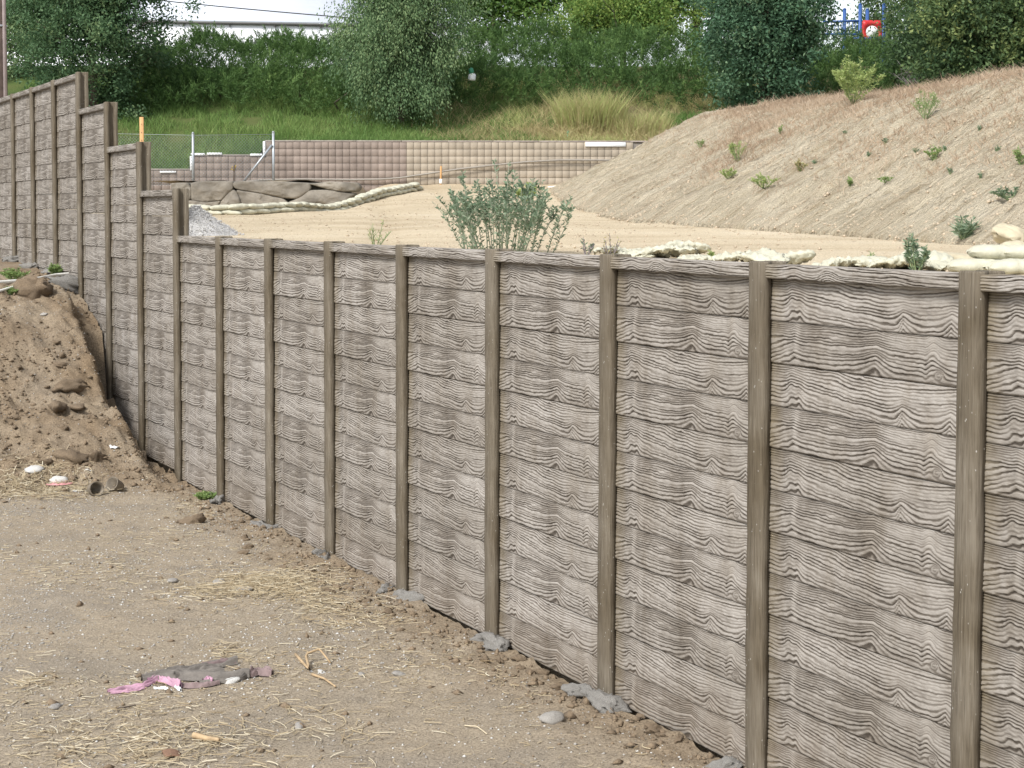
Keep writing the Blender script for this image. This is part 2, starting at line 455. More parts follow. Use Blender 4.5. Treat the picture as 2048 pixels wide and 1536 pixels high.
def mound(x, y):
    h, d = mound_h(x, y)
    e = x*.40-y*.92
    rill = fbm(e*2.3, d*.22, 51, 4, .65)*.05 + (.35-np.abs(fbm(e*3.4, d*.45, 52, 4, .7)))*.19 + fbm(e*9, d*4, 54, 3, .7)*.05
    on = sm(.0, .8, d)
    fade = 1-sm(45.2, 47.2, y)
    return plateau(x, y) + np.where(h > 0, h*fade, h) + rill*on*fade

def bank(x, y):
    x = np.asarray(x, float); y = np.asarray(y, float)
    z0 = np.where(x < -9.1, 4.46, np.where(x < -7.0, 4.88, 5.28))
    s = np.interp(y-48.2, [0, 2, 6, 11, 12.5, 200], [0, .40, 1.5, 3.1, 3.3, 4.0])
    zt = 5.28+s
    k = sm(0, 4, y-48.2)
    z = z0*(1-k)+5.28*k + s
    return z + .12*fbm(x*.5, y*.5, 61)*sm(.2, 1.5, y-48.2) + .04*fbm(x*2.2, y*2.2, 62)*sm(.2, 1.5, y-48.2)

# ------------------------------------------------------------------ the setting
def axis(pieces):
    a = [np.arange(x0, x1, st) for x0, x1, st in pieces]
    return np.unique(np.round(np.concatenate(a), 5))

# lower yard with the dug mound, a sheet in wall coordinates
us = axis([(-70, -40, 6), (-40, -22, .6), (-22, -17, .12), (-17, 6.5, .038), (6.5, 20, .4), (20, 50, 6)])
ws = axis([(-.02, 5.2, .038), (5.2, 9, .15), (9, 20, 1.2), (20, 50, 6)])
U, Wg = np.meshgrid(us, ws, indexing='ij')
X = P6[0]+U*D2[0]-Wg*NB[0]; Y = P6[1]+U*D2[1]-Wg*NB[1]
Z = yard(X, Y)
q = -5*W_-U
damp = np.clip(sm(-1.6, .2, q+.5*fbm(U*.8, Wg*.8, 8))*.85*(1-.45*sm(4.5, 8, q)) + .75*(1-sm(.1, .9, Wg+.35*fbm(U*1.6, Wg*1.6, 9))) , 0, 1)
damp = np.clip(damp*(.75+.5*fbm(U*2.2, Wg*2.2, 19)), 0, 1)
yard_o = mk('ground', np.stack([X, Y, Z], -1), grid_faces(len(us), len(ws))[:, ::-1], M['yard'], smooth=True, attrs={'damp': damp})
tag(yard_o, None, None, kind='structure')

# graded sand plateau behind the wall (its front edge follows the wall and runs down behind the boards)
xs = axis([(-70, -30, 8), (-30, -12, .8), (-12, 12, .11), (12, 30, .8), (30, 80, 8)])
ys = axis([(-40, 4, 4), (4, 40, .11), (40, 48.4, .16)])
X, Y = np.meshgrid(xs, ys, indexing='ij')
u, w = to_uw(X, Y)
lim = -(PD+.05)
sh = np.maximum(0, w-lim)
X2, Y2 = X+NB[0]*sh, Y+NB[1]*sh
Z = plateau(X2, Y2)
# wheel ruts
rut = np.exp(-((X2*.9+(Y2-30)*.12+2.2+.6*np.sin(Y2*.12))/.25)**2)+np.exp(-((X2*.9+(Y2-30)*.12+.4+.6*np.sin(Y2*.12))/.25)**2)
Z = Z-.03*rut+.008*fbm(X2*3, Y2*3, 66)
F = grid_faces(len(xs), len(ys))
cl = (sh > 0).ravel()
keep = ~cl[F].all(1)
edge = -np.ones(1)
damp = np.clip(.55*rut*(.6+.4*fbm(X2*2, Y2*2, 4)) + .5*sm(44, 47, Y2) + .6*sm(.1, .5, fbm(X2*.5, Y2*1.5, 14)), 0, 1)
sand_o = mk('sand_ground', np.stack([X2, Y2, Z], -1), F[keep], M['sand'], smooth=True, attrs={'damp': damp})
tag(sand_o, None, None, kind='structure')
# earth face held by the boards
mb = MB()
uu = np.linspace(-40, 20, 121)
a = np.stack([P6[0]+uu*D2[0]-lim*NB[0], P6[1]+uu*D2[1]-lim*NB[1]], -1)
V = np.concatenate([np.column_stack([a, plateau(a[:, 0], a[:, 1])+.004]), np.column_stack([a, np.full(len(uu), -1.)])])
n = len(uu); i = np.arange(n-1)
mb.add(V, np.stack([i, i+n, i+n+1, i+1], -1))
tag(mb.build('earth_backfill', M['yard']), None, None, kind='structure')

# big sand heap
xs = axis([(-1, 13, .065), (13, 40, .6)])
ys = axis([(11, 47.4, .08)])
X, Y = np.meshgrid(xs, ys, indexing='ij')
Z = mound(X, Y)
h, d = mound_h(X, Y)
Z = np.where(h < .03, Z-.25, Z)
F = grid_faces(len(xs), len(ys))
keep = (h.ravel()[F] > -.25).any(1)
damp = np.clip(.5*sm(.1, .7, fbm((X*.40-Y*.92)*2.3, d*.18, 51, 4, .6)) + .35*sm(2.2, 4.2, d)*sm(-.2, .4, fbm(X*.7, Y*.7, 23)), 0, 1)
tag(mk('sand_mound', np.stack([X, Y, Z], -1), F[keep], M['pile_sand'], smooth=True, attrs={'damp': damp}), None, None, kind='structure')

# planted bank and the pad on top of it
xs = axis([(-95, -25, 9), (-25, 25, .25), (25, 110, 9)])
ys = axis([(48.15, 62, .22), (62, 90, 2), (90, 240, 15)])
X, Y = np.meshgrid(xs, ys, indexing='ij')
Z = bank(X, Y)
damp = np.clip(sm(-2.5, 1.5, X+1.5*fbm(X*.4, Y*.4, 6))*sm(-.35, .3, fbm(X*.55, Y*.8, 16)), 0, 1)
tag(mk('bank', np.stack([X, Y, Z], -1), grid_faces(len(xs), len(ys)), M['bank_soil'], smooth=True, attrs={'damp': damp}), None, None, kind='structure')

# ------------------------------------------------------------------ the board wall
BW = W_-PW+.06                                   # board length (its ends sit in the pile slots)
BH = B_-.004
def pulse(s, c, l, r):
    return np.where(s < c, np.exp(-((s-c)/l)**2), np.exp(-((s-c)/r)**2))
def relief(kind, s, t):
    """grain lines and moulded swells of the two boards of the form liner: height and ridge tone"""
    wob = .030*fbm(s*9, t*2.0, 101, 3)+.014*fbm(s*34, t*5, 102, 3)+.03*fbm(s*3.1, t*1.0, 103, 2)
    if kind == 'A':
        g = wob + .15*pulse(s, .135, .028, .05)*(.35+.65*np.sin(np.pi*np.clip(t*.9+.1, 0, 1)))
        g += .07*pulse(s, .175, .012, .02)*sm(.9, .3, t)
        g -= .26*sm(.17, .66, s)*(1-.45*t) - .10*sm(.72, .98, s)
        g += .045*np.sin(s*38)*sm(.2, .3, s)*(1-sm(.6, .7, s))*.35
        g += (.22*np.exp(-np.abs((s-.705)/np.where(s < .705, .018, .04))**1.2)+.18*np.exp(-np.abs((s-.925)/.026)**1.3))*(1-sm(.15, .85, t))
        tt = t-g
        ph = 9.6*np.sign(tt+.3)*np.abs(tt+.3)**1.35
        mac = .008*sm(.08, .14, s)-.010*sm(.15, .2, s)+.008*sm(.25, .5, s)-.009*sm(.68, .74, s)+.007*sm(.76, .86, s)-.009*sm(.90, .955, s)
        mac += .004*pulse(s, .42, .03, .012)+.004*pulse(s, .53, .03, .012)
        lap = .008*(1-t)
    elif kind == 'B':
        g = wob - .30*(1-sm(-.06, .15, s))*(1-sm(.25, .75, t)) + .05*pulse(s, .15, .02, .03)
        g += .27*np.exp(-np.abs((s-.575)/np.where(s < .575, .055, .038))**1.35)*(1-.75*sm(.1, .95, t))
        g += .06*pulse(s, .80, .05, .012)*(1-t) - .10*sm(.6, 1, s)*(1-t)
        g += .12*pulse(s, .845, .02, .03)
        tt = t-g
        ph = 9.6*np.sign(tt+.25)*np.abs(tt+.25)**1.7
        r = np.hypot((s-.875)/.026, (t-.20)/.15)
        ph = ph*(1-np.exp(-r**2))+np.exp(-r**2)*(1.6*r+.5)
        mac = .012*sm(.11, .165, s)-.017*sm(.535, .585, s)+.013*sm(.60, .74, s)-.008*sm(.83, .85, s)+.008*pulse(s, .575, .03, .02)*(1-t)+.007*np.exp(-r**2)
        lap = .005+.010*(1-t)
    else:                                         # the coping plank
        g = wob*1.6 + .55*pulse(s, .36, .045, .05)*(1-.5*t)+.25*pulse(s, .17, .06, .05)-.25*sm(.45, .95, s)+.3*pulse(s, .72, .05, .05)*.4
        ph = 5.2*(t-g)+3
        mac = 0*s; lap = .0*t
    ph = ph + .75*(noise(ph*.55+7, s*2.2, 111)-.5) + .30*fbm(s*16, t*7, 112, 4, .6)
    fr = ph-np.floor(ph)
    tri = 1-np.abs(fr*2-1)                        # 0 in the groove, 1 on the ridge
    thin = .5+.5*fbm(s*5, ph*.45, 113, 3)         # some grooves are hairlines, some wide
    prof = sm(.02+.16*thin, .42+.42*thin, tri)
    prof = 1-(1-prof)*np.clip(.15+1.0*noise(s*7+3, ph*.8, 114), 0, 1)
    dens = np.abs(np.gradient(ph, axis=1))/np.maximum(np.gradient(t, axis=1), 1e-6)
    wide = np.clip(10/np.maximum(dens, 3), .25, 1.25)
    amp = .0074*np.clip(wide, .35, 1.0)*(.2+.8*sm(0, .12, t))
    rough = .0018*fbm(s*60, t*14, 105, 3)
    bow = .6*sm(0, .04, t)+.4
    mac = (mac*.95 + .003*fbm(s*4.5, t*1.3, 115, 3))*(.12+.88*sm(.02, .55, t))
    hgt = lap*bow + mac + amp*(prof-.5) + rough
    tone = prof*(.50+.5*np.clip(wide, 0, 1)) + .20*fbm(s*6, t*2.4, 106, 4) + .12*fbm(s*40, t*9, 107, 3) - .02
    if kind == 'B':
        tone = tone - .07*sm(.14, .2, s)*(1-sm(.5, .58, s))*sm(.3, .5, t) + .14*sm(.58, .64, s)*sm(.1, .3, t) + .22*pulse(s, .165, .012, .016)
    if kind == 'A':
        tone = tone + .10*sm(.3, .6, s) - .06*(1-sm(.05, .2, s)) + .12*pulse(s, .2, .012, .02)
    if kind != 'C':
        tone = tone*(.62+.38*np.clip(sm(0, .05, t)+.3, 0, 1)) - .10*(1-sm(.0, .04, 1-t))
    return hgt, np.clip(tone, 0, 1)

def plank_mesh(name, kind, L, H, ns, nt, thick):
    s, t = np.meshgrid(np.linspace(0, 1, ns), np.linspace(0, 1, nt), indexing='ij')
    hgt, tone = relief(kind, s, t)
    if kind == 'C':
        e = np.minimum(np.minimum(t, 1-t)*H, .02); hgt = hgt-.006*(1-np.sqrt(np.clip(1-(1-e/.02)**2, 0, 1)))
    V = np.stack([s*L, -hgt, t*H], -1).reshape(-1, 3)
    F = grid_faces(ns, nt)
    idx = np.arange(ns*nt).reshape(ns, nt)
    rim = np.concatenate([idx[:, 0], idx[-1, 1:], idx[-2::-1, -1], idx[0, -2:0:-1]])
    Vb = V[rim].copy(); Vb[:, 1] = thick
    n = len(rim); k = np.arange(n); k2 = (k+1) % n
    off = len(V)
    Fs = np.stack([rim[k2], rim[k], off+k, off+k2], -1)
    tn = tone.ravel()
    tb = np.full(n, .75 if kind == 'C' else .25)
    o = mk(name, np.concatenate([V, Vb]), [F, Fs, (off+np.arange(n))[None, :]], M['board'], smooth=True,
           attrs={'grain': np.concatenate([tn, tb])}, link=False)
    # crisp arrises between face and rim
    return o.data

me_A = plank_mesh('board', 'A', BW, BH, 230, 110, .05)
me_B = plank_mesh('board', 'B', BW, BH, 230, 110, .05)
me_C = plank_mesh('coping', 'C', W_-PW-.008, .3425*B_-.004, 240, 40, .15)

wall = empty('retaining_wall', (P6[0], P6[1], 0), WROT)
tag(wall, 'long stepped retaining wall of grey wood-grain concrete boards between brown concrete piles', 'retaining wall', kind='thing')

def ground_at_pile(i):
    p = P6+D2*W_*i
    u, w = to_uw(p[0], p[1])
    return float(yard_base(np.array(u), np.array(0.)))

def pile_mesh(h):
    """H-shaped pile: two flanges with a board slot in each side"""
    e = .012
    prof = [(e, 0), (PW-e, 0), (PW, e), (PW, .052), (PW-.045, .054), (PW-.045, .116), (PW, .118), (PW, PD-.006), (PW-.006, PD),
            (.006, PD), (0, PD-.006), (0, .118), (.045, .116), (.045, .054), (0, .052), (0, e)]
    n = len(prof); lv = np.concatenate([np.linspace(0, h-.012, 26), [h]])
    V = []
    for j, z in enumerate(lv):
        for k, (x, y) in enumerate(prof):
            s = .004 if j == len(lv)-1 else 0
            jx = .006*float(fbm(np.array(z*5.+h), np.array(k*3.1), 200))
            V.append((x+(-s if x > PW/2 else s)+jx, y+(s if y < PD/2 else -s)+jx, z))
    F = []
    for j in range(len(lv)-1):
        for k in range(n): F.append((j*n+k, j*n+(k+1) % n, (j+1)*n+(k+1) % n, (j+1)*n+k))
    top = len(V)-n
    return mk('pile', V, [np.array(F), np.array([list(range(top, top+n))])], M['post'], link=False).data

def sec_left(i): return 0 if i >= 2 else {1: 1, 0: 2, -1: 3}.get(i, 4)     # coping level of the bay left of pile i
rs = random.Random(3)
pile_cache = {}
for i in range(-8, 11):                            # pile index counted along the wall
    zi = i-6
    zt = ZT[sec_left(i)]+.014
    zb = ground_at_pile(zi)-.35
    key = round(zt-zb, 1)
    h = zt-zb
    me = pile_mesh(h)
    inst(me, 'pile', wall, (zi*W_, 0, zb), (rs.uniform(-.0015, .0015), rs.uniform(-.0015, .0015), 0))
    if i == -8: continue
    # bay to the left of this pile
    x0 = (zi-1)*W_+PW
    top = ZT[sec_left(i)]
    o = inst(me_C, 'coping', wall, (x0+.004, .0035+rs.uniform(-.002, .003), top-.3425*B_+.002))
    gz = min(ground_at_pile(zi), ground_at_pile(zi-1))
    nb = 12 if i >= 2 else {1: 14, 0: 16, -1: 17}.get(i, 14)
    for k in range(nb):
        inst(me_A if k % 2 == 0 else me_B, 'board', wall,
             (x0-.03+rs.uniform(-.004, .004), .068+rs.uniform(-.002, .003), top-.3425*B_-(k+1)*B_+.002), (0, rs.uniform(-.0012, .0012), 0))

# rough footing concrete squeezed out round the pile feet
def lump_mesh(name, seed, rough=.28, nu=22, nv=14, flat=.6, mat='lump'):
    th, ph = np.meshgrid(np.linspace(0, 2*np.pi, nu, endpoint=False), np.linspace(.02, np.pi-.02, nv), indexing='ij')
    x, y, z = np.cos(th)*np.sin(ph), np.sin(th)*np.sin(ph), np.cos(ph)
    r = 1+rough*(fbm(x*1.6+5+z*.7, y*1.6+z*.9, seed, 4, .6))+rough*.5*fbm(x*5+z*3, y*5-z*3, seed+5, 3)
    V = np.stack([x*r, y*r, z*r*flat], -1).reshape(-1, 3)
    i = np.arange(nu*nv).reshape(nu, nv); j = np.roll(i, -1, 0)
    F = np.stack([i[:, :-1], i[:, 1:], j[:, 1:], j[:, :-1]], -1).reshape(-1, 4)
    caps = [np.array([i[:, 0][::1], i[:, -1][::-1]])]
    return mk(name, V, [F]+caps, M[mat], smooth=False, link=False).data
lumps = [lump_mesh('footing', 300+k, .95, 20, 12) for k in range(5)]
for i in range(-6, 9):
    zi = i-6
    g = ground_at_pile(zi)
    if i in (-1, 0, 1): continue
    for k, (dx, dy, sc) in enumerate(((-.09, -.05, .10), (PW+.10, -.05, .135), (PW/2, -.07, .09))):
        if rs.random() < .2: continue
        if i == -2 and k == 0: sc = .3
        inst(lumps[rs.randrange(5)], 'footing', wall, (zi*W_+dx+rs.uniform(-.04, .04), dy+rs.uniform(-.03, .02), g+rs.uniform(-.03, .02)),
             (rs.uniform(-.3, .3), rs.uniform(-.3, .3), rs.uniform(0, 6)), (sc*rs.uniform(.9, 1.4), sc*rs.uniform(.55, .8), sc*rs.uniform(.6, .9)))

# ------------------------------------------------------------------ foliage tools
def leaf_quads(P, Dr, L, Wd, fold=.25):
    """one folded leaf (two triangles) at each point: P base, Dr direction"""
    n = len(P)
    Dr = Dr/np.linalg.norm(Dr, axis=1)[:, None]
    R = RNG.normal(size=(n, 3))
    Sd = np.cross(Dr, R); Sd /= np.linalg.norm(Sd, axis=1)[:, None]+1e-9
    Nn = np.cross(Sd, Dr)
    L = np.broadcast_to(L, (n,))[:, None]; Wd = np.broadcast_to(Wd, (n,))[:, None]
    mid = P+Dr*L*.45+Nn*Wd*fold
    V = np.stack([P, mid+Sd*Wd*.5, P+Dr*L, mid-Sd*Wd*.5], 1).reshape(-1, 3)
    i = np.arange(n)[:, None]*4
    return V, i+np.array([[0, 1, 2, 3]])

def blades(P, Dr, L, Wd, bend=.35):
    """grass blades: a bent strip of a quad and a tip triangle"""
    n = len(P)
    Dr = Dr/np.linalg.norm(Dr, axis=1)[:, None]
    R = RNG.normal(size=(n, 3)); R[:, 2] *= .2
    Sd = np.cross(Dr, R); Sd /= np.linalg.norm(Sd, axis=1)[:, None]+1e-9
    H = RNG.normal(size=(n, 3))*np.array([1, 1, .1]); H /= np.linalg.norm(H, axis=1)[:, None]+1e-9
    L = np.broadcast_to(L, (n,))[:, None]; Wd = np.broadcast_to(Wd, (n,))[:, None]
    m = P+Dr*L*.55+H*L*bend*.25
    t = P+Dr*L*.92+H*L*bend
    V = np.stack([P-Sd*Wd*.5, P+Sd*Wd*.5, m+Sd*Wd*.4, m-Sd*Wd*.4, t], 1).reshape(-1, 3)
    i = np.arange(n)[:, None]*5
    return V, [i+np.array([[0, 1, 2, 3]]), i+np.array([[3, 2, 4]])]

def unit(n):
    v = RNG.normal(size=(n, 3)); return v/np.linalg.norm(v, axis=1)[:, None]

def crown(center, radii, nclump, per, leaf, mat, parent, name='crown', sig=.32, droop=0., outline=.35, seed=1, shell=.45, lo=-1., tones=(.1, .75), clump_z=1.):
    """a leafy crown: clumps spread through a lumpy volume, leaves scattered in each clump"""
    c = np.array(center); R = np.array(radii)
    d = unit(nclump*2); d = d[d[:, 2] > lo][:nclump]; n = len(d)
    az = np.arctan2(d[:, 1], d[:, 0])
    lump = 1-outline+2*outline*noise(az*1.6+9, d[:, 2]*3.2+4, seed)
    rr = RNG.random(n)**shell
    rr = np.where(RNG.random(n) < .10, rr*1.22, rr)
    cp = c+d*R*(rr*lump)[:, None]
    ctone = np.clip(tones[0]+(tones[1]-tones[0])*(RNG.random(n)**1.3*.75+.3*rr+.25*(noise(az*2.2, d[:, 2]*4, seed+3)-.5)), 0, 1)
    idx = np.repeat(np.arange(n), per)
    sg = sig*(.6+.8*RNG.random(n))[idx, None]
    off = RNG.normal(size=(len(idx), 3))*sg*np.array([1, 1, .75*clump_z])
    P = cp[idx]+off
    Dr = unit(len(P))*(1-.5*droop)+(P-c)/R*.4+np.array([0, 0, -droop*2.2])
    V, F = leaf_quads(P, Dr, leaf*(.6+.8*RNG.random(len(P))), leaf*.5*(.7+.6*RNG.random(len(P))))
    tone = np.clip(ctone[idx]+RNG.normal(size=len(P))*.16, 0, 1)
    return mk(name, V, F, mat, parent, attrs={'tone': np.repeat(tone, 4)})

def limbs(base, top, n, spread, r0, mat, parent, name='trunk', seed=2):
    """tapered trunk with forking limbs"""
    rg = random.Random(seed); mb = MB()
    b, t = Vector(base), Vector(top)
    pts = [b.lerp(t, k/6)+Vector((rg.uniform(-1, 1), rg.uniform(-1, 1), 0))*.06*(k > 0) for k in range(7)]
    mb.tube(pts, np.linspace(r0, r0*.25, 7), 8)
    for k in range(n):
        f = rg.uniform(.15, .9); p = b.lerp(t, f)
        a = rg.uniform(0, 6.28); l = spread*(1.1-.6*f)*rg.uniform(.6, 1)
        e = p+Vector((math.cos(a)*l, math.sin(a)*l, l*rg.uniform(.2, .9)))
        m = p.lerp(e, .5)+Vector((0, 0, -.08*l))
        mb.tube([p, m, e], [r0*.42*(1-f*.6), r0*.28*(1-f*.6), r0*.07], 5)
        for j in range(3):
            s = m.lerp(e, rg.random()); a2 = a+rg.uniform(-1, 1)
            e2 = s+Vector((math.cos(a2), math.sin(a2), rg.uniform(.1, .8)))*l*.4
            mb.tube([s, e2], [r0*.12*(1-f*.5), r0*.03], 4)
    return mb.build(name, mat, parent, True)

def tree(name, label, base, h, center, radii, nclump, per, leaf, mat, r0=.14, group=None, **k):
    t = empty(name, base)
    tag(t, label, 'tree', group)
    c = Vector(center)-Vector(base)
    limbs((0, 0, -.3), (0, 0, h), 14, max(radii[:2])*.8, r0, M['bark'], t, seed=k.get('seed', 1))
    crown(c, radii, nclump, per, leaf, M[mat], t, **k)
    return t

def bz(x, y): return float(bank(np.array(x), np.array(y)))
def pz(x, y): return float(plateau(np.array(x), np.array(y)))
def mz(x, y): return float(mound(np.array(x), np.array(y)))
def yz(x, y): return float(yard(np.array(x), np.array(y)))

# ------------------------------------------------------------------ block wall at the foot of the bank
BY = 48.0
bl = empty('block_wall', (0, BY, 4.1))
tag(bl, 'stepped garden wall of square-faced concrete blocks at the foot of the green bank', 'block wall', kind='thing')
BLW, BLH = .405, .2
def block_mesh(name, mat):
    mb = MB()
    for k in (0, 1):                              # scored in the middle: two square faces
        mb.bevel_box((k*BLW/2+.004, -.008, .004), ((k+1)*BLW/2-.004, .02, BLH-.004), .003)
    mb.box((.004, .0215, .004), (BLW-.004, .18, BLH-.004))
    return mb.build(name, mat, link=False).data
bm_brown, bm_tan = block_mesh('block', M['block_brown']), block_mesh('block', M['block_tan'])
z0 = -.1
def xpx(px, d=BY): return (px-1024)/FPX*d
runs = [(-11.6, xpx(386), 3), (xpx(386), xpx(531), 5), (xpx(531), 4.6, 7)]
rb = random.Random(5)
mbm = MB()
for (xa, xb, rows) in runs:
    n = int(round((xb-xa)/BLW)); st = (xb-xa)/n
    for r in range(rows):
        for k in range(n):
            x = xa+k*st
            tan = x > xpx(792)-.05*rb.random()
            if x > 3.4 or (r == 0 and x > 0): continue
            inst(bm_tan if tan else bm_brown, 'block', bl, (x, rb.uniform(-.006, .006), z0+r*BLH), (0, 0, 0), (st/BLW, 1, 1))
    mbm.box((xa+.002, .02, z0-.3), (xb-.002, .17, z0+rows*BLH-.002))
    # coping course
    mc = MB(); nc = max(1, int((xb-xa)/1.2))
    for k in range(nc):
        c0, c1 = xa+(xb-xa)*k/nc, xa+(xb-xa)*(k+1)/nc
        mc.bevel_box((c0+.004, -.02, z0+rows*BLH+.003), (c1-.004, .19, z0+rows*BLH+.045), .006)
    mc.build('coping', M['capstone'], bl)
mbm.build('mortar', M['mortar'], bl)
# white plastic edging along the steps
def edging(x0, z0_, x1, z1_):
    mb = MB(); mb.bevel_box((min(x0, x1), -.05, min(z0_, z1_)), (max(x0, x1), -.022, max(z0_, z1_)), .006)
    return mb.build('edging_strip', M['white'], bl)
hz = lambda py: HC+(423-py)*BY/FPX-4.1
edging(xpx(384), hz(312), xpx(412), hz(307.5)); edging(xpx(416), hz(311), xpx(446), hz(306.5)); edging(xpx(502), hz(313), xpx(526), hz(308.5))
edging(xpx(382), hz(342), xpx(386.5), hz(313.5)); edging(xpx(527.5), hz(313), xpx(532.5), hz(284)); edging(xpx(322), hz(347), xpx(354), hz(343))
edging(xpx(1170), hz(293.5), xpx(1250), hz(285))

# ------------------------------------------------------------------ sculpted boulder wall below it
RY = 42.6
rw = empty('boulder_wall', (0, RY, 3.4))
tag(rw, 'low grey sculpted rock wall of jointed boulders in front of the block wall', 'rock wall', kind='thing')
def stone(poly, thick, seed):
    """boulder face from its outline: rounded edges, lumpy front"""
    p = np.array([[xpx(x, RY), HC+(423-y)*RY/FPX-3.4] for x, y in poly])
    # resample the outline
    q = np.concatenate([p, p[:1]]); seg = np.linalg.norm(np.diff(q, axis=0), axis=1); L = np.concatenate([[0], np.cumsum(seg)])
    n = 64; s = np.linspace(0, L[-1], n, endpoint=False)
    ring = np.stack([np.interp(s, L, q[:, 0]), np.interp(s, L, q[:, 1])], -1)
    ring = (np.roll(ring, 1, 0)+2*ring+np.roll(ring, -1, 0))/4
    c = ring.mean(0)
    V, F = [], []
    lv = [(1.075, .35), (1.075, -.03), (1.06, -.055), (1.0, -.075), (.92, -.085), (.82, -.09), (.7, -.095), (.58, -.1), (.45, -.105), (.32, -.11), (.18, -.11)]
    for k, (sc, y) in enumerate(lv):
        r = c+(ring-c)*sc
        yy = y-thick*.3+.07*fbm(r[:, 0]*1.9, r[:, 1]*3, seed, 4)+.035*fbm(r[:, 0]*7, r[:, 1]*9, seed+3, 3)-.03*np.abs(fbm(r[:, 0]*2.5+r[:, 1]*3, r[:, 1]*1.2, seed+8, 3)) if k > 1 else np.full(n, y)
        V.append(np.column_stack([r[:, 0], np.broadcast_to(yy, (n,)), r[:, 1]]))
    for k in range(len(lv)-1):
        for i in range(n): F.append((k*n+i, k*n+(i+1) % n, (k+1)*n+(i+1) % n, (k+1)*n+i))
    V = np.concatenate(V)
    top = (len(lv)-1)*n
    return mk('stone', V, [np.array(F)[:, ::-1], np.array([list(range(top+n-1, top-1, -1))])], M['rockface'], rw, True)
def zc(x, y): return (230+x*630/2048, 220+y*260/845)
polys = [[(380, 482), (480, 478), (505, 520), (500, 585), (380, 575)],
         [(512, 482), (545, 470), (772, 468), (768, 515), (700, 585), (600, 600), (515, 588)],
         [(786, 480), (810, 466), (1100, 470), (1262, 478), (1266, 520), (1195, 575), (1105, 572), (980, 545), (800, 515)],
         [(1276, 484), (1400, 468), (1570, 474), (1592, 500), (1575, 528), (1500, 532), (1390, 516)],
         [(390, 596), (512, 592), (600, 606), (690, 594), (640, 660), (390, 660)],
         [(702, 592), (772, 522), (800, 540), (838, 650), (650, 656)],
         [(806, 526), (980, 552), (1098, 580), (1130, 612), (1120, 650), (846, 648)],
         [(1140, 600), (1204, 578), (1272, 526), (1400, 524), (1500, 540), (1560, 545), (1500, 600), (1150, 650)]]
for k, pl in enumerate(polys): stone([zc(*p) for p in pl], .3, 400+k)
mb = MB()
mb.box((xpx(352, RY), .1, -.4), (xpx(700, RY), .5, HC+(423-366)*RY/FPX-3.4)); mb.build('backing', M['rock_dark'], rw)
# soil shelf between the boulder wall and the blocks
mb = MB(); sx = np.linspace(xpx(300, RY), xpx(735, RY), 60); sy = np.linspace(RY+.12, BY+.05, 14)
X, Y = np.meshgrid(sx, sy, indexing='ij')
Zs = 4.20+.05*fbm(X*1.5, Y*1.5, 71)-.5*sm(-4.3, -3.9, X)*1
tag(mk('soil_shelf', np.stack([X, Y, Zs], -1), grid_faces(60, 14), M['pile_sand'], attrs={'damp': np.ones(X.size)*.8}), None, None, kind='structure')

# ------------------------------------------------------------------ chain-link fence with its brace
FY = 46.6
fe = empty('chain_link_fence', (0, FY, 4.15))
tag(fe, 'galvanised chain-link fence with a diagonal brace standing behind the grey rock wall', 'fence', kind='thing')
fz = lambda py: HC+(423-py)*FY/FPX-4.15
pts = [xpx(388, FY), xpx(548, FY)]
fxl = -13.2
for x, py in ((fxl, 262), (pts[0]-2.2, 265), (pts[0], 268), (pts[1], 266)):
    mb = MB(); mb.tube([(x, 0, -.15), (x, 0, fz(py))], .038, 8); mb.tube([(x, 0, fz(py)-.005), (x, 0, fz(py)+.035)], [.044, .02], 8)
    mb.build('post', M['galv'], fe, True)
mb = MB(); mb.tube([(xpx(484, FY), -.06, .02), (pts[1]-.03, -.05, fz(291))], .03, 8); mb.build('brace', M['galv'], fe, True)
mb = MB(); mb.tube([(fxl, .02, fz(266)), (pts[0], .02, fz(272)), (pts[1], .02, fz(270))], .006, 5); mb.build('tension_wire', M['wire'], fe)
mb = MB()
cell = .085; x0, x1 = fxl, pts[1]; zlo, zhi = .0, fz(271)
nzig = int((zhi-zlo)/(cell/2))
for k in range(int((x1-x0)/cell)):
    xa = x0+k*cell
    zz = zlo+np.arange(nzig+1)*cell/2
    xx = xa+np.where((np.arange(nzig+1)) % 2 == 0, 0, cell/2)+.003*(k % 2)
    P = np.column_stack([xx, np.where(np.arange(nzig+1) % 2 == 0, .036, .044), zz]); r = .0055
    # three-sided wire
    T = np.array([[r, 0, 0], [-r*.5, r*.87, 0], [-r*.5, -r*.87, 0]])
    V = (P[:, None]+T[None]).reshape(-1, 3); i = np.arange(nzig)[:, None]*3
    mb.add(V, np.concatenate([i+np.array([[a, (a+1) % 3, 3+(a+1) % 3, 3+a]]) for a in range(3)]))
    P2 = P.copy(); P2[:, 0] = xa+np.where((np.arange(nzig+1)) % 2 == 0, 0, -cell/2)
    V = (P2[:, None]+T[None]).reshape(-1, 3)
    mb.add(V, np.concatenate([i+np.array([[a, (a+1) % 3, 3+(a+1) % 3, 3+a]]) for a in range(3)]))
o = mb.build('wire_mesh', M['wire'], fe); o['kind'] = 'stuff'

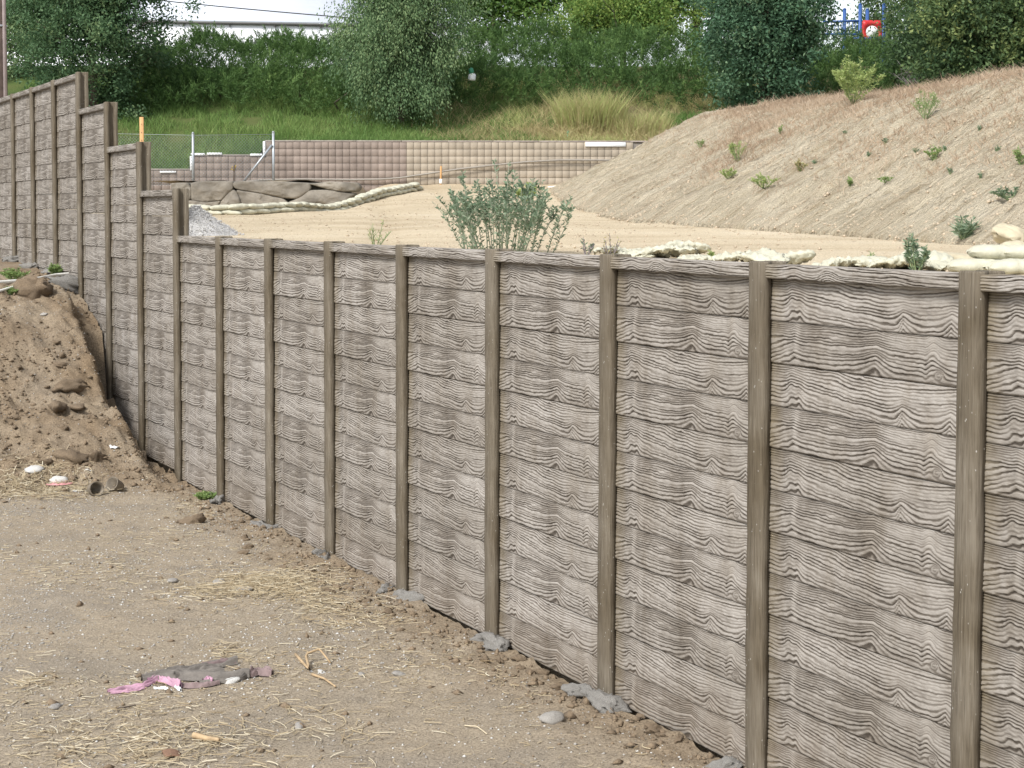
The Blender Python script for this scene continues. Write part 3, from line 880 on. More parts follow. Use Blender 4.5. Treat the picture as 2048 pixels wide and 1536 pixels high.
# conduit slung along the block wall
mb = MB()
cp = [(470, 366), (520, 361), (600, 359), (700, 360), (760, 359), (800, 356), (860, 347), (920, 338), (980, 331), (1050, 324), (1120, 320), (1195, 320), (1300, 322)]
mb.tube([(at(x, y, BY-.12)) for x, y in cp], .026, 8)
tag(mb.build('conduit', M['hose'], smooth=True), 'long sagging grey conduit strung along the tan block wall', 'conduit')
def stake(name, label, px, y0, y1, d, w=.045, m='stake', lean=.02, zg=None):
    a, b = at(px, y0, d), at(px, y1, d)
    s = empty(name, (b.x, d, b.z)); tag(s, label, 'stake')
    h = a.z-b.z
    mb = MB(); mb.bevel_box((-w/2, -w*.35, -.12), (w/2, w*.35, h), w*.12); o = mb.build('shaft', M[m], s); o.rotation_euler = (0, lean, 0)
    return s, h
s_, h_ = stake('survey_stake', 'small timber stake with a white foot tag below the sagging conduit', 881, 332, 366, BY-.3, .05)
mb = MB(); mb.bevel_box((-.04, -.03, -.02), (.04, .03, .11), .01); mb.build('foot_tag', M['white'], s_)
s_, h_ = stake('survey_stake', 'thin timber stake with a yellow ribbon behind the rock wall', 467.5, 330, 366, 46.2, .035, 'bark')
mb = MB(); mb.tube([(-.03, -.02, h_-.05), (-.07, -.03, h_-.12), (.02, -.03, h_-.16), (.06, -.03, h_-.02)], .012, 5); mb.build('ribbon', M['yellow'], s_)
# tall stake right behind the stepped piles
p = np.array([(286-1024)/FPX*24.35, 24.35])
g = pz(*p)
s_ = empty('timber_stake', (p[0], p[1], g)); tag(s_, 'bright orange timber stake rising behind a stepped wall pile', 'stake')
tz = at(286, 235, p[1]).z
mb = MB(); mb.bevel_box((-.029, -.012, -.3), (.029, .012, tz-g), .004); mb.build('shaft', M['stake'], s_)
mb = MB()
for zz in (tz-g-.1, tz-g-.22, tz-g-.33): mb.tube([(0, -.0125, zz), (0, -.018, zz)], .006, 6)
mb.build('nail_hole', M['btrim'], s_)

# short board lying against the heap
a, b = at(1097, 368, 46.8), at(1122, 364, 46.8)
mb = MB(); mb.bevel_box((-.2, -.06, -.02), (.2, .06, .02), .006)
o = mb.build('loose_plank', M['pvc']); o.location = (a+b)/2; o.rotation_euler = (0, -.12, .1); o.location.z = pz(o.location.x, 46.8)+.02
tag(o, 'short pale plank lying at the foot of the tan block wall', 'plank')

# gravel heap just behind the step in the wall
p = P6+D2*(-6.25*W_)+NB*.98; gx, gy = p[0], p[1]
th = np.linspace(0, 2*np.pi, 64, endpoint=False); rr = np.linspace(0, 1, 26)
Rr, Th = np.meshgrid(rr, th, indexing='ij')
gxv, gyv = gx+Rr*.72*np.cos(Th), gy+Rr*.72*np.sin(Th)
gzv = plateau(gxv, gyv)-.04+.44*(1-Rr)**1.15+.03*fbm(gxv*9, gyv*9, 91, 3)
i = np.arange(26*64).reshape(26, 64); j = np.roll(i, -1, 1)
F = np.stack([i[:-1], i[1:], j[1:], j[:-1]], -1).reshape(-1, 4)
tag(mk('gravel_heap', np.stack([gxv, gyv, gzv], -1), F, M['gravel']), 'small grey gravel heap on the sand beside the last tall pile', 'gravel heap', kind='thing')

# ------------------------------------------------------------------ sandbags
def bag_mesh(name, seed, L=.50, Wd=.29, H=.125, mat='bag', limp=0.):
    nu, nv = 44, 26
    s = np.linspace(-1, 1, nu); th = np.linspace(0, 2*np.pi, nv, endpoint=False)
    Sg, Tg = np.meshgrid(s, th, indexing='ij')
    end = np.clip(1-np.abs(Sg)**3.2, 0, 1)**.55
    wdt = Wd/2*(.55+.45*end)*(1+.06*fbm(Sg*2, Tg*0+3, seed))
    hgt = H/2*(.06+.94*end*(1-limp*.6*(.5+.5*fbm(Sg*2.2, Tg*.3, seed+9))))
    ct, st = np.cos(Tg), np.sin(Tg)
    sup = lambda v, p: np.sign(v)*np.abs(v)**p
    x = Sg*L/2+.02*fbm(Tg*.8, Sg*2, seed+1)
    y = wdt*sup(ct, .8)
    z = hgt*sup(st, .85)+H*.5
    wr = .013*(.5+limp*2.4)*fbm(Sg*4, Tg*1.9, seed+2, 4, .65)-.022*(.25+limp)*np.abs(fbm(Sg*5+Tg*.8, Tg*2.2-Sg*2, seed+4, 3))+.010*np.sin(Tg*7+seed)*(1-end)
    y = y+wr*ct; z = z+wr*st*1.2-limp*.02*(1-end)
    V = np.stack([x, y, z], -1).reshape(-1, 3)
    i = np.arange(nu*nv).reshape(nu, nv); j = np.roll(i, -1, 1)
    F = np.stack([i[:-1], i[1:], j[1:], j[:-1]], -1).reshape(-1, 4)
    return mk(name, V, [F, np.array([i[0], i[-1][::-1]])], M[mat], smooth=True, link=False).data
bags = [bag_mesh('sandbag', 500+k) for k in range(5)]
limp = [bag_mesh('sandbag', 540+k, .46, .30, .085, 'bag', 1.0) for k in range(5)]
half = [bag_mesh('sandbag', 560+k, .48, .30, .11, 'bag', .55) for k in range(5)]
old = [bag_mesh('sandbag', 580+k, .50, .32, .22, 'bag_old', .4) for k in range(3)]
rg = random.Random(21)
line = [(352, 36.0), (375, 35.9), (420, 35.6), (470, 35.7), (520, 36.2), (570, 37.0), (620, 38.2), (670, 39.8), (720, 41.3), (770, 43.2), (810, 44.6), (838, 45.6)]
pl = [((px-1024)/FPX*d, d) for px, d in line]
seg = [math.dist(pl[k], pl[k+1]) for k in range(len(pl)-1)]; cum = np.concatenate([[0], np.cumsum(seg)])
def on_line(s): return float(np.interp(s, cum, [p[0] for p in pl])), float(np.interp(s, cum, [p[1] for p in pl]))
for course in (0, 1):
    s = .1+course*.2
    while s < cum[-1]-course*.3:
        x, y = on_line(s); x2, y2 = on_line(min(s+.1, cum[-1])); x1, y1 = on_line(max(s-.1, 0))
        a = math.atan2(y2-y1, x2-x1)
        o = inst(bags[rg.randrange(5)], 'sandbag', None, (x+rg.uniform(-.03, .03), y+rg.uniform(-.04, .04), pz(x, y)-.012+course*.105),
                 (rg.uniform(-.05, .05), rg.uniform(-.08, .08), a+rg.uniform(-.15, .15)+(.12 if course else -.12)), (1, rg.uniform(.9, 1.05), rg.uniform(.95, 1.15)))
        tag(o, 'plump pale sandbag in the upper course of the curving berm' if course else 'plump pale sandbag in the bottom course of the curving berm', 'sandbag',
            'upper sandbags of the curving berm' if course else 'bottom sandbags of the curving berm')
        s += .40
# slumped bags dumped behind the near coping
heap = [(1236, 508, 15.2, 'l', .3), (1262, 505, 15.0, 'l', -.2), (1290, 500, 15.3, 'l', .5), (1300, 503, 15.0, 'l', .1), (1345, 503, 15.2, 'l', -.3), (1372, 496, 15.6, 'b', .2),
        (1400, 510, 14.6, 'l', .4), (1470, 520, 14.4, 'l', .15), (1525, 517, 14.2, 'l', -.9), (1585, 525, 14.4, 'b', .0), (1660, 528, 13.9, 'l', .6), (1700, 526, 14.2, 'l', .1), (1745, 524, 14.2, 'b', .2),
        (1790, 533, 13.8, 'l', .1), (1850, 520, 14.4, 'b', -.35), (1822, 535, 14.0, 'b', .7), (1885, 535, 13.8, 'l', 1.2)]
for px, py, d, kd, a in heap:
    p = at(px, py, d); g = pz(p.x, d)
    o = inst((limp if kd == 'l' else half)[rg.randrange(5)], 'sandbag', None, (p.x, d, g-.02+rg.uniform(0, .05)), (rg.uniform(-.22, .22), rg.uniform(-.2, .2), a), (rg.uniform(.75, 1.0), .95, rg.uniform(.9, 1.35)))
    tag(o, 'limp torn pale sandbag dumped on the sand behind the low coping' if kd == 'l' else 'half-full pale sandbag lying on the sand behind the low coping', 'sandbag',
        'limp sandbags behind the coping' if kd == 'l' else 'half-full sandbags behind the coping')
for px, d, z, a in ((1958, 13.3, 0, .02), (2035, 13.1, 0, .05), (2000, 13.35, .105, -.03), (2062, 13.3, .105, .04), (2105, 13.2, 0, 0)):
    x = (px-1024)/FPX*d
    o = inst(bags[rg.randrange(5)], 'sandbag', None, (x, d, pz(x, d)-.012+z), (0, rg.uniform(-.05, .05), a), (.95, 1, 1.05))
    tag(o, 'smooth full pale sandbag stacked beside the end of the low coping', 'sandbag', 'stacked sandbags by the coping end')
for px, py, d, a, t in ((2018, 478, 15.2, .9, .35), (2052, 497, 14.6, -.3, .1), (1905, 512, 14.6, .2, 0)):
    p = at(px, py, d)
    o = inst(old[rg.randrange(3)], 'sandbag', None, (p.x, d, pz(p.x, d)-.02+(.12 if py < 490 else 0)), (t, .1, a), (1, 1, 1 if py != 512 else .6))
    tag(o, {478: 'bulging dusty brown sandbag with a gathered neck on top of another', 497: 'dusty brown sandbag sagging under the gathered one', 512: 'flat brown sandbag half buried in sand'}[py], 'sandbag')

# ------------------------------------------------------------------ shrubs and weeds
def stemmy(name, label, base, h, spread, nstem, nleaf, leaf, mat, cat='shrub', lw=.5, up=.5, side=True, twig=.006, bark='green_stem', flowers=None, group=None, seed=0, leaf_from=.12, foot=.04):
    rg = random.Random(seed); t = empty(name, base); tag(t, label, cat, group)
    P, Dv = [], []; mb = MB()
    def run(p0, p1, r, n):
        p0, p1 = np.array(p0), np.array(p1)
        mid = (p0+p1)/2+np.array([rg.uniform(-.06, .06)*h, rg.uniform(-.06, .06)*h, .04*h])
        tt = np.linspace(0, 1, 7)[:, None]
        pts = (1-tt)**2*p0+2*tt*(1-tt)*mid+tt**2*p1
        mb.tube(pts, np.linspace(r, r*.35, 7), 4)
        for _ in range(n):
            f = leaf_from+(1-leaf_from)*rg.random()**.8; q = (1-f)**2*p0+2*f*(1-f)*mid+f*f*p1
            a = rg.uniform(0, 6.28)
            ax = p1-p0; ax = ax/np.linalg.norm(ax)
            P.append(q); Dv.append(np.array([math.cos(a), math.sin(a), 0])*.9+ax*up+np.array([0, 0, rg.uniform(-.4, .5)]))
        return p0, mid, p1
    for k in range(nstem):
        a = rg.uniform(0, 6.28); s = spread*math.sqrt((k+.5)/nstem)
        hh = h*(1-.45*(s/spread)**1.5)*rg.uniform(.75, 1.0)
        tip = (math.cos(a)*s, math.sin(a)*s, hh)
        p0, m, p1 = run((tip[0]*foot*rg.uniform(.6, 1.2)+rg.uniform(-.04, .04)*spread, tip[1]*foot+rg.uniform(-.04, .04)*spread, -.03), tip, twig, nleaf)
        if side:
            for j in range(5):
                f = rg.uniform(.25, .85); q = (1-f)**2*p0+2*f*(1-f)*m+f*f*p1
                a2 = rg.uniform(0, 6.28); l = h*.30*(1.1-f)
                run(q, q+np.array([math.cos(a2)*l*.75, math.sin(a2)*l*.75, l*.9]), twig*.5, nleaf//3)
    mb.build('stem', M[bark], t, True)
    P, Dv = np.array(P), np.array(Dv); n = len(P)
    V, F = leaf_quads(P, Dv, leaf*(.6+.8*RNG.random(n)), leaf*lw*(.7+.6*RNG.random(n)))
    o = mk('foliage', V, F, M[mat], t, attrs={'tone': np.repeat(np.clip(RNG.normal(.45, .25, n), 0, 1), 4)})
    if flowers:
        mbf = MB()
        for _ in range(flowers):
            q = P[rg.randrange(n)]; s = leaf*.45
            for a in range(5):
                an = a*1.257; mbf.add([q, q+np.array([math.cos(an)*s, math.sin(an)*s, s*.3]), q+np.array([math.cos(an+.9)*s, math.sin(an+.9)*s, s*.3])], np.array([[0, 1, 2]]))
        mbf.build('flowers', M['yellow'], t)
    return t

x, d = (1000-1024)/FPX*16.7, 16.7
stemmy('saltbush', 'wide airy grey-green bush growing on the sand just behind the low coping', (x, d, pz(x, d)), .98, .72, 42, 42, .044, 'salt', 'bush', .42, .6, seed=5, twig=.006, bark='grey_stem', foot=.6, leaf_from=.05)
def first_hit(px, py, ds, on):
    """how far out the sight line through a spot of the photo meets the ground"""
    a, b = at(px, py, 1.), at(px, py, 2.)
    s = np.array(b)-np.array(a); o = np.array(a)-s
    P = o+ds[:, None]*s
    k = np.nonzero(P[:, 2] <= on(P[:, 0], P[:, 1]))[0]
    return float(ds[k[0]]) if len(k) else float(ds[0])
def mound_plant(px, py, kind, label, h, sp, ns, nl, leaf, mat, d0=18., cat='weed', on=None, **k):
    # walk out along the sight line of that spot until it meets the ground
    dd = first_hit(px, py, np.arange(d0, 46, .05), on)
    p = at(px, py, dd)
    return stemmy(kind, label, (p.x, dd, float(on(np.array(p.x), np.array(dd)))), h, sp, ns, nl, leaf, mat, cat, **k)
def on_heap(x, y): return np.maximum(mound(x, y), plateau(x, y))
mound_plant(1474, 322, 'lime_weed', 'tall lime-green feathery weed on the flank of the sand heap', .50, .22, 9, 26, .045, 'lime', seed=31, on=on_heap, lw=.25)
mound_plant(1400, 296, 'green_weed', 'small dull green weed near the left shoulder of the sand heap', .25, .14, 6, 12, .035, 'weed', seed=32, on=on_heap)
mound_plant(1456, 358, 'green_weed', 'flat green weed below the lime-green one on the heap', .22, .2, 9, 16, .035, 'lime', seed=33, on=on_heap)
mound_plant(1528, 374, 'green_weed', 'wide spreading yellow-green weed on the lower flank of the heap', .26, .28, 12, 16, .035, 'lime', seed=34, on=on_heap)
mound_plant(1600, 344, 'dry_weed', 'straw-coloured tuft halfway up the sand heap', .2, .16, 8, 14, .035, 'drygrass', seed=35, on=on_heap)
mound_plant(1700, 372, 'green_weed', 'tiny bright green weed low on the sand heap', .16, .1, 5, 12, .035, 'weed', seed=36, on=on_heap)
mound_plant(1772, 370, 'green_weed', 'low bright green runner on the heap under the yellow flowers', .1, .2, 6, 12, .03, 'weed', seed=37, on=on_heap)
mound_plant(1850, 238, 'pale_weed', 'pale grey-green wispy weed near the heap top', .55, .28, 12, 22, .045, 'weed', seed=38, on=on_heap, lw=.2)
mound_plant(1868, 322, 'flowering_weed', 'yellow-flowered weed on the sand heap', .26, .15, 8, 12, .035, 'weed', flowers=14, seed=39, on=on_heap)
mound_plant(2042, 330, 'flowering_weed', 'green weed with one yellow bloom at the heap side', .26, .15, 8, 14, .035, 'weed', flowers=5, seed=40, on=on_heap)
mound_plant(2020, 395, 'pale_weed', 'dull blue-green low weed on the right flank of the heap', .16, .26, 10, 16, .035, 'salt', seed=41, on=on_heap)
mound_plant(1925, 478, 'thistle', 'spiky grey-green thistle at the foot of the sand heap', .30, .22, 9, 26, .10, 'salt', seed=42, on=on_heap, lw=.22, side=False)
mound_plant(1560, 268, 'green_weed', 'single upright green weed among russet grass on the heap', .2, .08, 4, 10, .035, 'weed', seed=43, on=on_heap)
for k, (px, py) in enumerate(((1690, 268), (1770, 290), (1830, 305), (1630, 330), (1735, 312), (1900, 350), (1960, 355), (1960, 260), (1890, 300), (1995, 300))):
    mound_plant(px, py, 'seedling', 'tiny grey-green seedling scattered over the sand heap', .09, .05, 4, 6, .028, 'salt', seed=50+k, on=on_heap, group='seedlings on the sand heap')
# tall mustard on the heap top
mound_plant(1706, 206, 'mustard_plant', 'tall arching yellow-green mustard plant against the dark hedge', 1.05, .62, 17, 70, .07, 'lime', seed=61, on=on_heap, lw=.22, d0=26)
# right by the coping
for px, py, d, nm, lb, h, sp, ns, nl, lf, mt in (
    (1832, 540, 13.6, 'coping_weed', 'small grey-green weed growing between the limp sandbags', .34, .16, 7, 36, .035, 'salt'),
    (1740, 530, 14.3, 'coping_weed', 'thin dry green stalk beside the sandbags', .16, .05, 3, 12, .03, 'weed'),
    (1422, 512, 14.6, 'flowering_weed', 'little yellow-tipped weed beside the dumped sandbags', .14, .08, 5, 26, .03, 'lime'),
    (1220, 512, 15.0, 'dead_twig', 'bare grey twigs poking up behind the coping', .26, .12, 6, 4, .03, 'drygrass'),
    (1172, 508, 15.3, 'dead_twig', 'paler bare twigs beside the large bush', .22, .1, 6, 5, .03, 'salt'),
    (750, 492, 17.5, 'wispy_weed', 'faint lime-green wisps on the sand left of the large bush', .36, .2, 6, 4, .025, 'lime'),
    (1055, 396, 41., 'lime_weed', 'yellow-green weed at the foot of the tan block wall', .55, .4, 12, 50, .09, 'lime')):
    p = at(px, py, d)
    stemmy(nm, lb, (p.x, d, pz(p.x, d)), h, sp, ns, nl, lf, mt, 'twig' if 'twig' in nm else 'weed', .4, seed=int(px), flowers=8 if nm.startswith('flow') else None, bark='bare_twig' if 'twig' in nm else 'green_stem')

# ------------------------------------------------------------------ grass
def scatter_grass(name, P, L, Wd, mat, tone, lean=.35, bend=.35):
    n = len(P)
    Dr = np.column_stack([RNG.normal(size=n)*lean, RNG.normal(size=n)*lean, np.ones(n)])
    V, F = blades(P, Dr, L*(.5+RNG.random(n)), Wd, bend)
    o = mk(name, V, F, M[mat], attrs={'tone': np.repeat(np.clip(tone+RNG.normal(size=n)*.15, 0, 1), 5)})
    o['kind'] = 'stuff'; return o
n = 76000
gx, gy = RNG.uniform(-16, 9, n), 48.25+RNG.random(n)**1.2*9.5
dry = sm(-3.0, .6, gx+1.4*fbm(gx*.4, gy*.4, 6))*sm(-.45, .15, fbm(gx*.55, gy*.8, 16))
gz_ = bank(gx, gy)-.02
clump = noise(gx*1.4, gy*1.4, 44)
k = (RNG.random(n) > dry) & (clump > .15)
o = scatter_grass('green_grass', np.column_stack([gx, gy, gz_])[k], (.10+.28*clump)[k], .014, 'grass', .25+.5*noise(gx*.7, gy*.9, 45)[k])
tag(o, 'lush green grass growing on the bank above the block wall', 'grass')
k = (RNG.random(n) < dry*1.1) & (clump > .2)
tall = (.18+.45*clump**2+.35*np.exp(-((gx-2.2)/1.5)**2-((gy-51)/1.5)**2))[k]
o = scatter_grass('dry_grass', np.column_stack([gx, gy, gz_])[k], tall, .013, 'drygrass', .2+.7*noise(gx*.8, gy*.8, 46)[k], .5, .6)
tag(o, 'straw-coloured dry grass on the bank beside the lawn', 'grass')
# russet grass on the sand heap
n = 170000
gx, gy = RNG.uniform(1.5, 13, n), RNG.uniform(15, 46, n)
h, d = mound_h(gx, gy)
f1 = fbm(gx*.9, gy*.9, 23); f2 = fbm(gx*2.4, gy*2.4, 26)
pr = sm(1.2, 4.2, d+1.8*fbm(gx*.45, gy*.45, 24))*sm(-.3, .3, f1+.5*f2)+.34*sm(.6, 1.8, d)*sm(.05, .4, fbm(gx*1.3, gy*1.3, 25)+.4*f2)
pr = pr*1.5*(1-.9*sm(35.5, 39, gy)*(1-sm(4.2, 6.0, gx)))
k = (RNG.random(n) < pr) & (h > .15) & (gy < 45)
o = scatter_grass('russet_grass', np.column_stack([gx, gy, mound(gx, gy)-.01])[k], (.06+.12*noise(gx*2, gy*2, 27)+.07*sm(3.5, 5.5, d))[k], .010, 'redgrass', .15+.75*noise(gx*1.2, gy*1.2, 28)[k], .6, .5)
tag(o, 'short russet dry grass over the top of the sand heap', 'grass')

# ------------------------------------------------------------------ juniper hedges over the bank
def hedge(label, x0, x1, y0, y1, n, hmax, seed, parent_base=None):
    """low juniper mass: sprays of needles over a lumpy hull"""
    h = empty('juniper_hedge', ((x0+x1)/2, (y0+y1)/2, bz((x0+x1)/2, (y0+y1)/2))); tag(h, label, 'hedge')
    o = np.array(h.location)
    ns = n//42
    x, y = RNG.uniform(x0, x1, ns), RNG.uniform(y0, y1, ns)
    e = np.minimum(np.minimum(x-x0, x1-x)/1.3, np.minimum((y-y0)/.9, 1.2))+.5*fbm(x*.9, y*.9, seed)
    ok = e > 0; x, y, e = x[ok], y[ok], e[ok]
    hull = hmax*np.clip(e, 0, 1)**.6*(.35+.75*noise(x*.75, y*.75, seed+1))+.45*noise(x*1.7, y*1.7, seed+2)
    lv = RNG.random(len(x))**.35
    z = bank(x, y)+hull*lv
    c = np.column_stack([x, y, z])
    up = np.column_stack([RNG.normal(size=len(x))*.55, RNG.normal(size=len(x))*.55-.35, .25+RNG.random(len(x))*.8])
    up /= np.linalg.norm(up, axis=1)[:, None]
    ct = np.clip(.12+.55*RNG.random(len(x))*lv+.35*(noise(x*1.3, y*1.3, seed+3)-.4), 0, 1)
    per = 42; idx = np.repeat(np.arange(len(x)), per)
    f = RNG.random(len(idx))
    P = c[idx]+up[idx]*(f*.55)[:, None]+RNG.normal(size=(len(idx), 3))*.05*(1.2-f)[:, None]
    Dr = up[idx]*.8+unit(len(idx))*.55
    V, F = leaf_quads(P-o, Dr, .13*(.6+.8*RNG.random(len(P))), .024)
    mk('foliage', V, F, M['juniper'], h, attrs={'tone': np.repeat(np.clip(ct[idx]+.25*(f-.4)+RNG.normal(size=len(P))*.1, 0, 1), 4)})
    # woody stems under the needles
    for k in range(10):
        a, b = RNG.uniform(x0+.5, x1-.5), RNG.uniform(y0+.6, y1-.2); g = bz(a, b); mb = MB()
        mb.tube([(a-o[0], b-o[1], g-o[2]-.1), (a-o[0]+RNG.uniform(-.3, .3), b-o[1], g-o[2]+.3), (a-o[0]+RNG.uniform(-.6, .6), b-o[1]-.3, g-o[2]+.6)], [.05, .035, .015], 5)
        mb.build('stem', M['bark'], h)
    return h
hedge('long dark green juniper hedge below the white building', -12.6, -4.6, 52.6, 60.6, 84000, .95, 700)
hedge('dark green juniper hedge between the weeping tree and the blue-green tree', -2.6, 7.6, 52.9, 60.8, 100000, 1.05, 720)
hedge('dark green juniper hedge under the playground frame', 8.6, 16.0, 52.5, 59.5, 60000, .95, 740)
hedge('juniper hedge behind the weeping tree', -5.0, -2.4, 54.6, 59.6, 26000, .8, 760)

# ------------------------------------------------------------------ trees on the bank
def tr(px, d, name, label, h, dz, rad, ncl, per, leaf, mat, **k):
    x = (px-1024)/FPX*d; g = bz(x, d)
    return tree(name, label, (x, d, g), h, (x, d, g+dz), rad, ncl, per, leaf, mat, **k)
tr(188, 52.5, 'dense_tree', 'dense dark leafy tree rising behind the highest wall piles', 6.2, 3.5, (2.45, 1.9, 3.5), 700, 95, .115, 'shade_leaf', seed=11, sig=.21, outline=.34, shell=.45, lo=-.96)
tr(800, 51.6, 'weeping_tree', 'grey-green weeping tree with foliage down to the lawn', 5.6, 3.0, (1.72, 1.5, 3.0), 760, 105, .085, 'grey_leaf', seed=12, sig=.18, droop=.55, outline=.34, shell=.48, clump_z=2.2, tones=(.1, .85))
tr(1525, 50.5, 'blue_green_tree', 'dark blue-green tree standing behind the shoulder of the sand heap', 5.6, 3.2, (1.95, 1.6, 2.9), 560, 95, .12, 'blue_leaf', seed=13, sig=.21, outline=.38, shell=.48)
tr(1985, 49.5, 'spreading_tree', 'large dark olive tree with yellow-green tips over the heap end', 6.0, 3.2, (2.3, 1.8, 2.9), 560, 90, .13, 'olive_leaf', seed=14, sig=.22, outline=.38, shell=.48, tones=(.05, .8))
tr(1850, 53.5, 'twiggy_bush', 'twiggy dark bush with bare purplish branches beside the spreading tree', 3.2, 1.9, (1.3, 1.1, 1.8), 190, 70, .11, 'olive_leaf', seed=15, sig=.26, outline=.3, tones=(.0, .4))
tr(62, 58., 'light_bush', 'lighter green bush between the utility pole and the dense tree', 3.5, 2.2, (1.4, 1.2, 2.3), 240, 85, .12, 'grey_leaf', seed=16, sig=.28, outline=.3, tones=(.3, .95))
tr(985, 66., 'street_tree', 'bright green tree with a bare leaning trunk beside the white building', 6.2, 3.7, (2.6, 1.8, 2.3), 300, 75, .16, 'bright_leaf', seed=17, sig=.38, outline=.35, tones=(.0, .6), lo=-.85)
tr(1245, 62., 'yellow_bush', 'yellow-green bush on top of the bank above the hedge', 2.8, 1.5, (2.5, 1.4, 1.35), 280, 80, .12, 'bright_leaf', seed=18, sig=.3, outline=.35, tones=(.35, 1.), lo=-.3)
tr(1390, 64., 'shade_tree', 'spreading green tree with a forked dark trunk above the hedge', 6.4, 3.5, (2.9, 2., 2.3), 340, 80, .15, 'bright_leaf', seed=19, sig=.36, outline=.35, tones=(.0, .55), lo=-.75, r0=.2)
tr(1150, 67., 'shade_tree', 'tall green tree whose crown hangs over the yellow-green bush', 6.5, 3.9, (3.3, 2., 2.2), 340, 80, .16, 'bright_leaf', seed=20, sig=.4, outline=.35, tones=(.05, .65), lo=-.6, r0=.2)
tr(1745, 88., 'far_tree', 'distant dark tree seen between the blue playground posts', 5., 3.6, (1.1, 1., 2.7), 110, 70, .18, 'olive_leaf', seed=21, sig=.34, outline=.4, tones=(.1, .6))
tr(1690, 84., 'far_bush', 'low olive bush behind the blue playground rail', 2.4, 1.6, (1.6, 1., 1.3), 90, 70, .16, 'olive_leaf', seed=24, sig=.34, outline=.4, tones=(.2, .8), lo=-.3)
tr(1850, 70., 'far_tree', 'dull green distant tree right of the playground', 6.5, 3.8, (1.7, 1.3, 3.1), 190, 70, .16, 'olive_leaf', seed=22, sig=.36, outline=.4, tones=(.2, .8))
# bare purplish branches
x, d = (1862-1024)/FPX*52.2, 52.2
t = empty('bare_shrub', (x, d, bz(x, d))); tag(t, 'leafless purplish-grey shrub in front of the dark trees', 'shrub')
mb = MB(); rg = random.Random(9)
for k in range(46):
    a = rg.uniform(2.2, 6.6); l = rg.uniform(.9, 2.1)
    e = Vector((math.cos(a)*l*.75, math.sin(a)*l*.5-.2, l*rg.uniform(.5, 1.1)))
    m = e*.5+Vector((0, 0, .18))
    mb.tube([(0, 0, -.05), m, e], [.016, .010, .004], 4)
    for j in range(4):
        s = m.lerp(e, rg.random()); mb.tube([s, s+Vector((rg.uniform(-.4, .4), rg.uniform(-.4, .2), rg.uniform(0, .45)))], [.006, .0025], 3)
mb.build('branches', M['bare_twig'], t)
# tall grass tuft on the bank
for x, d, hh, rad, n, lb in ((2.30, 50.7, 1.55, .95, 2000, 'tall pale green tussock of grass standing on the dry part of the bank'), (3.75, 50.2, .95, .8, 1200, 'lower straw-green tussock beside the tall one on the bank')):
    a = RNG.uniform(0, 6.28, n); r = RNG.random(n)**.6*rad
    P = np.column_stack([r*np.cos(a), r*np.sin(a)*.7, np.zeros(n)])
    P[:, 2] = bank(x+P[:, 0], d+P[:, 1])-bz(x, d)-.02
    V, F = blades(P, np.column_stack([np.cos(a)*.25, np.sin(a)*.25, np.ones(n)]), hh*(.45+.55*RNG.random(n)), .016, .35)
    t = empty('grass_tuft', (x, d, bz(x, d))); tag(t, lb, 'grass tuft', kind='thing')
    mk('blades', V, F, M['drygrass'], t, attrs={'tone': np.repeat(np.clip(RNG.normal(.8, .25, n), 0, 1), 5)})
# small things on the bank
p = at(943, 150, 52.6); g = bz(p.x, 52.6)
t = empty('plastic_bottle', (p.x, 52.6, max(g, p.z-.12))); tag(t, 'white plastic container with a green cap on the bank beside the weeping tree', 'bottle')
mb = MB(); mb.tube([(0, 0, -.05), (0, 0, .0), (.01, 0, .13), (.0, 0, .17)], [.11, .12, .115, .06], 12); mb.build('body', M['white'], t, True)
mb = MB(); mb.tube([(0, 0, .165), (-.03, 0, .3), (-.05, 0, .33)], [.085, .075, .04], 10); mb.build('cap', M['green_plastic'], t, True)
p = at(1135, 270, 49.4); g = bz(p.x, 49.4)
t = empty('marker_post', (p.x, 49.4, g)); tag(t, 'short dark green marker post on the bank above the wall edging', 'marker post')
mb = MB(); mb.bevel_box((-.03, -.03, -.1), (.03, .03, .24), .008); mb.build('shaft', M['green_plastic'], t)
mb = MB(); mb.bevel_box((-.036, -.036, .241), (.036, .036, .26), .006); mb.build('cap', M['btrim'], t)

# ------------------------------------------------------------------ white building above the bank
L0, L1 = Vector(((-60-1024)/FPX*74, 74, 0)), Vector(((992-1024)/FPX*77.5, 77.5, 0))
bd = empty('white_building', (L0.x, L0.y, 8.6), math.atan2(L1.y-L0.y, L1.x-L0.x))
tag(bd, 'long white building with a dark gutter line behind the juniper hedge', 'building')
LL = (L1-L0).length
zl = HC+(423-47)*74.5/FPX-8.6
mb = MB(); mb.box((0, 0, -1.2), (LL, 9, zl)); mb.build('wall', M['bwall'], bd)
mb = MB(); xe = LL-3.0
mb.add([(-.05, -.10, zl+.11), (xe, -.10, zl+.11), (xe, 9, zl+4.3), (-.05, 9, zl+4.3), (-.05, -.10, zl+.16), (xe, -.10, zl+.16), (xe, 9, zl+4.35), (-.05, 9, zl+4.35)],
       np.array([[3,2,1,0],[4,5,6,7],[0,1,5,4],[1,2,6,5],[2,3,7,6],[3,0,4,7]]))
mb.build('roof', M['bwall_up'], bd)  # upper part shaped as a tilted slope to catch more sun and sky light
mb = MB(); mb.bevel_box((-.1, -.14, zl+.004), (LL+.1, .05, zl+.10), .02); mb.build('gutter', M['btrim'], bd)
for k in range(12):
    x = 1.2+k*2.0
    if x < LL: mb = MB(); mb.bevel_box((x, -.10, zl-.09), (x+.06, -.003, zl-.002), .008); mb.build('bracket', M['btrim'], bd)
mb = MB()
xr = LL-2.9
for k in range(8): mb.tube([(xr+k*.4, .1, zl+.1), (xr+k*.4, .1, zl+1.0)], .02, 5)
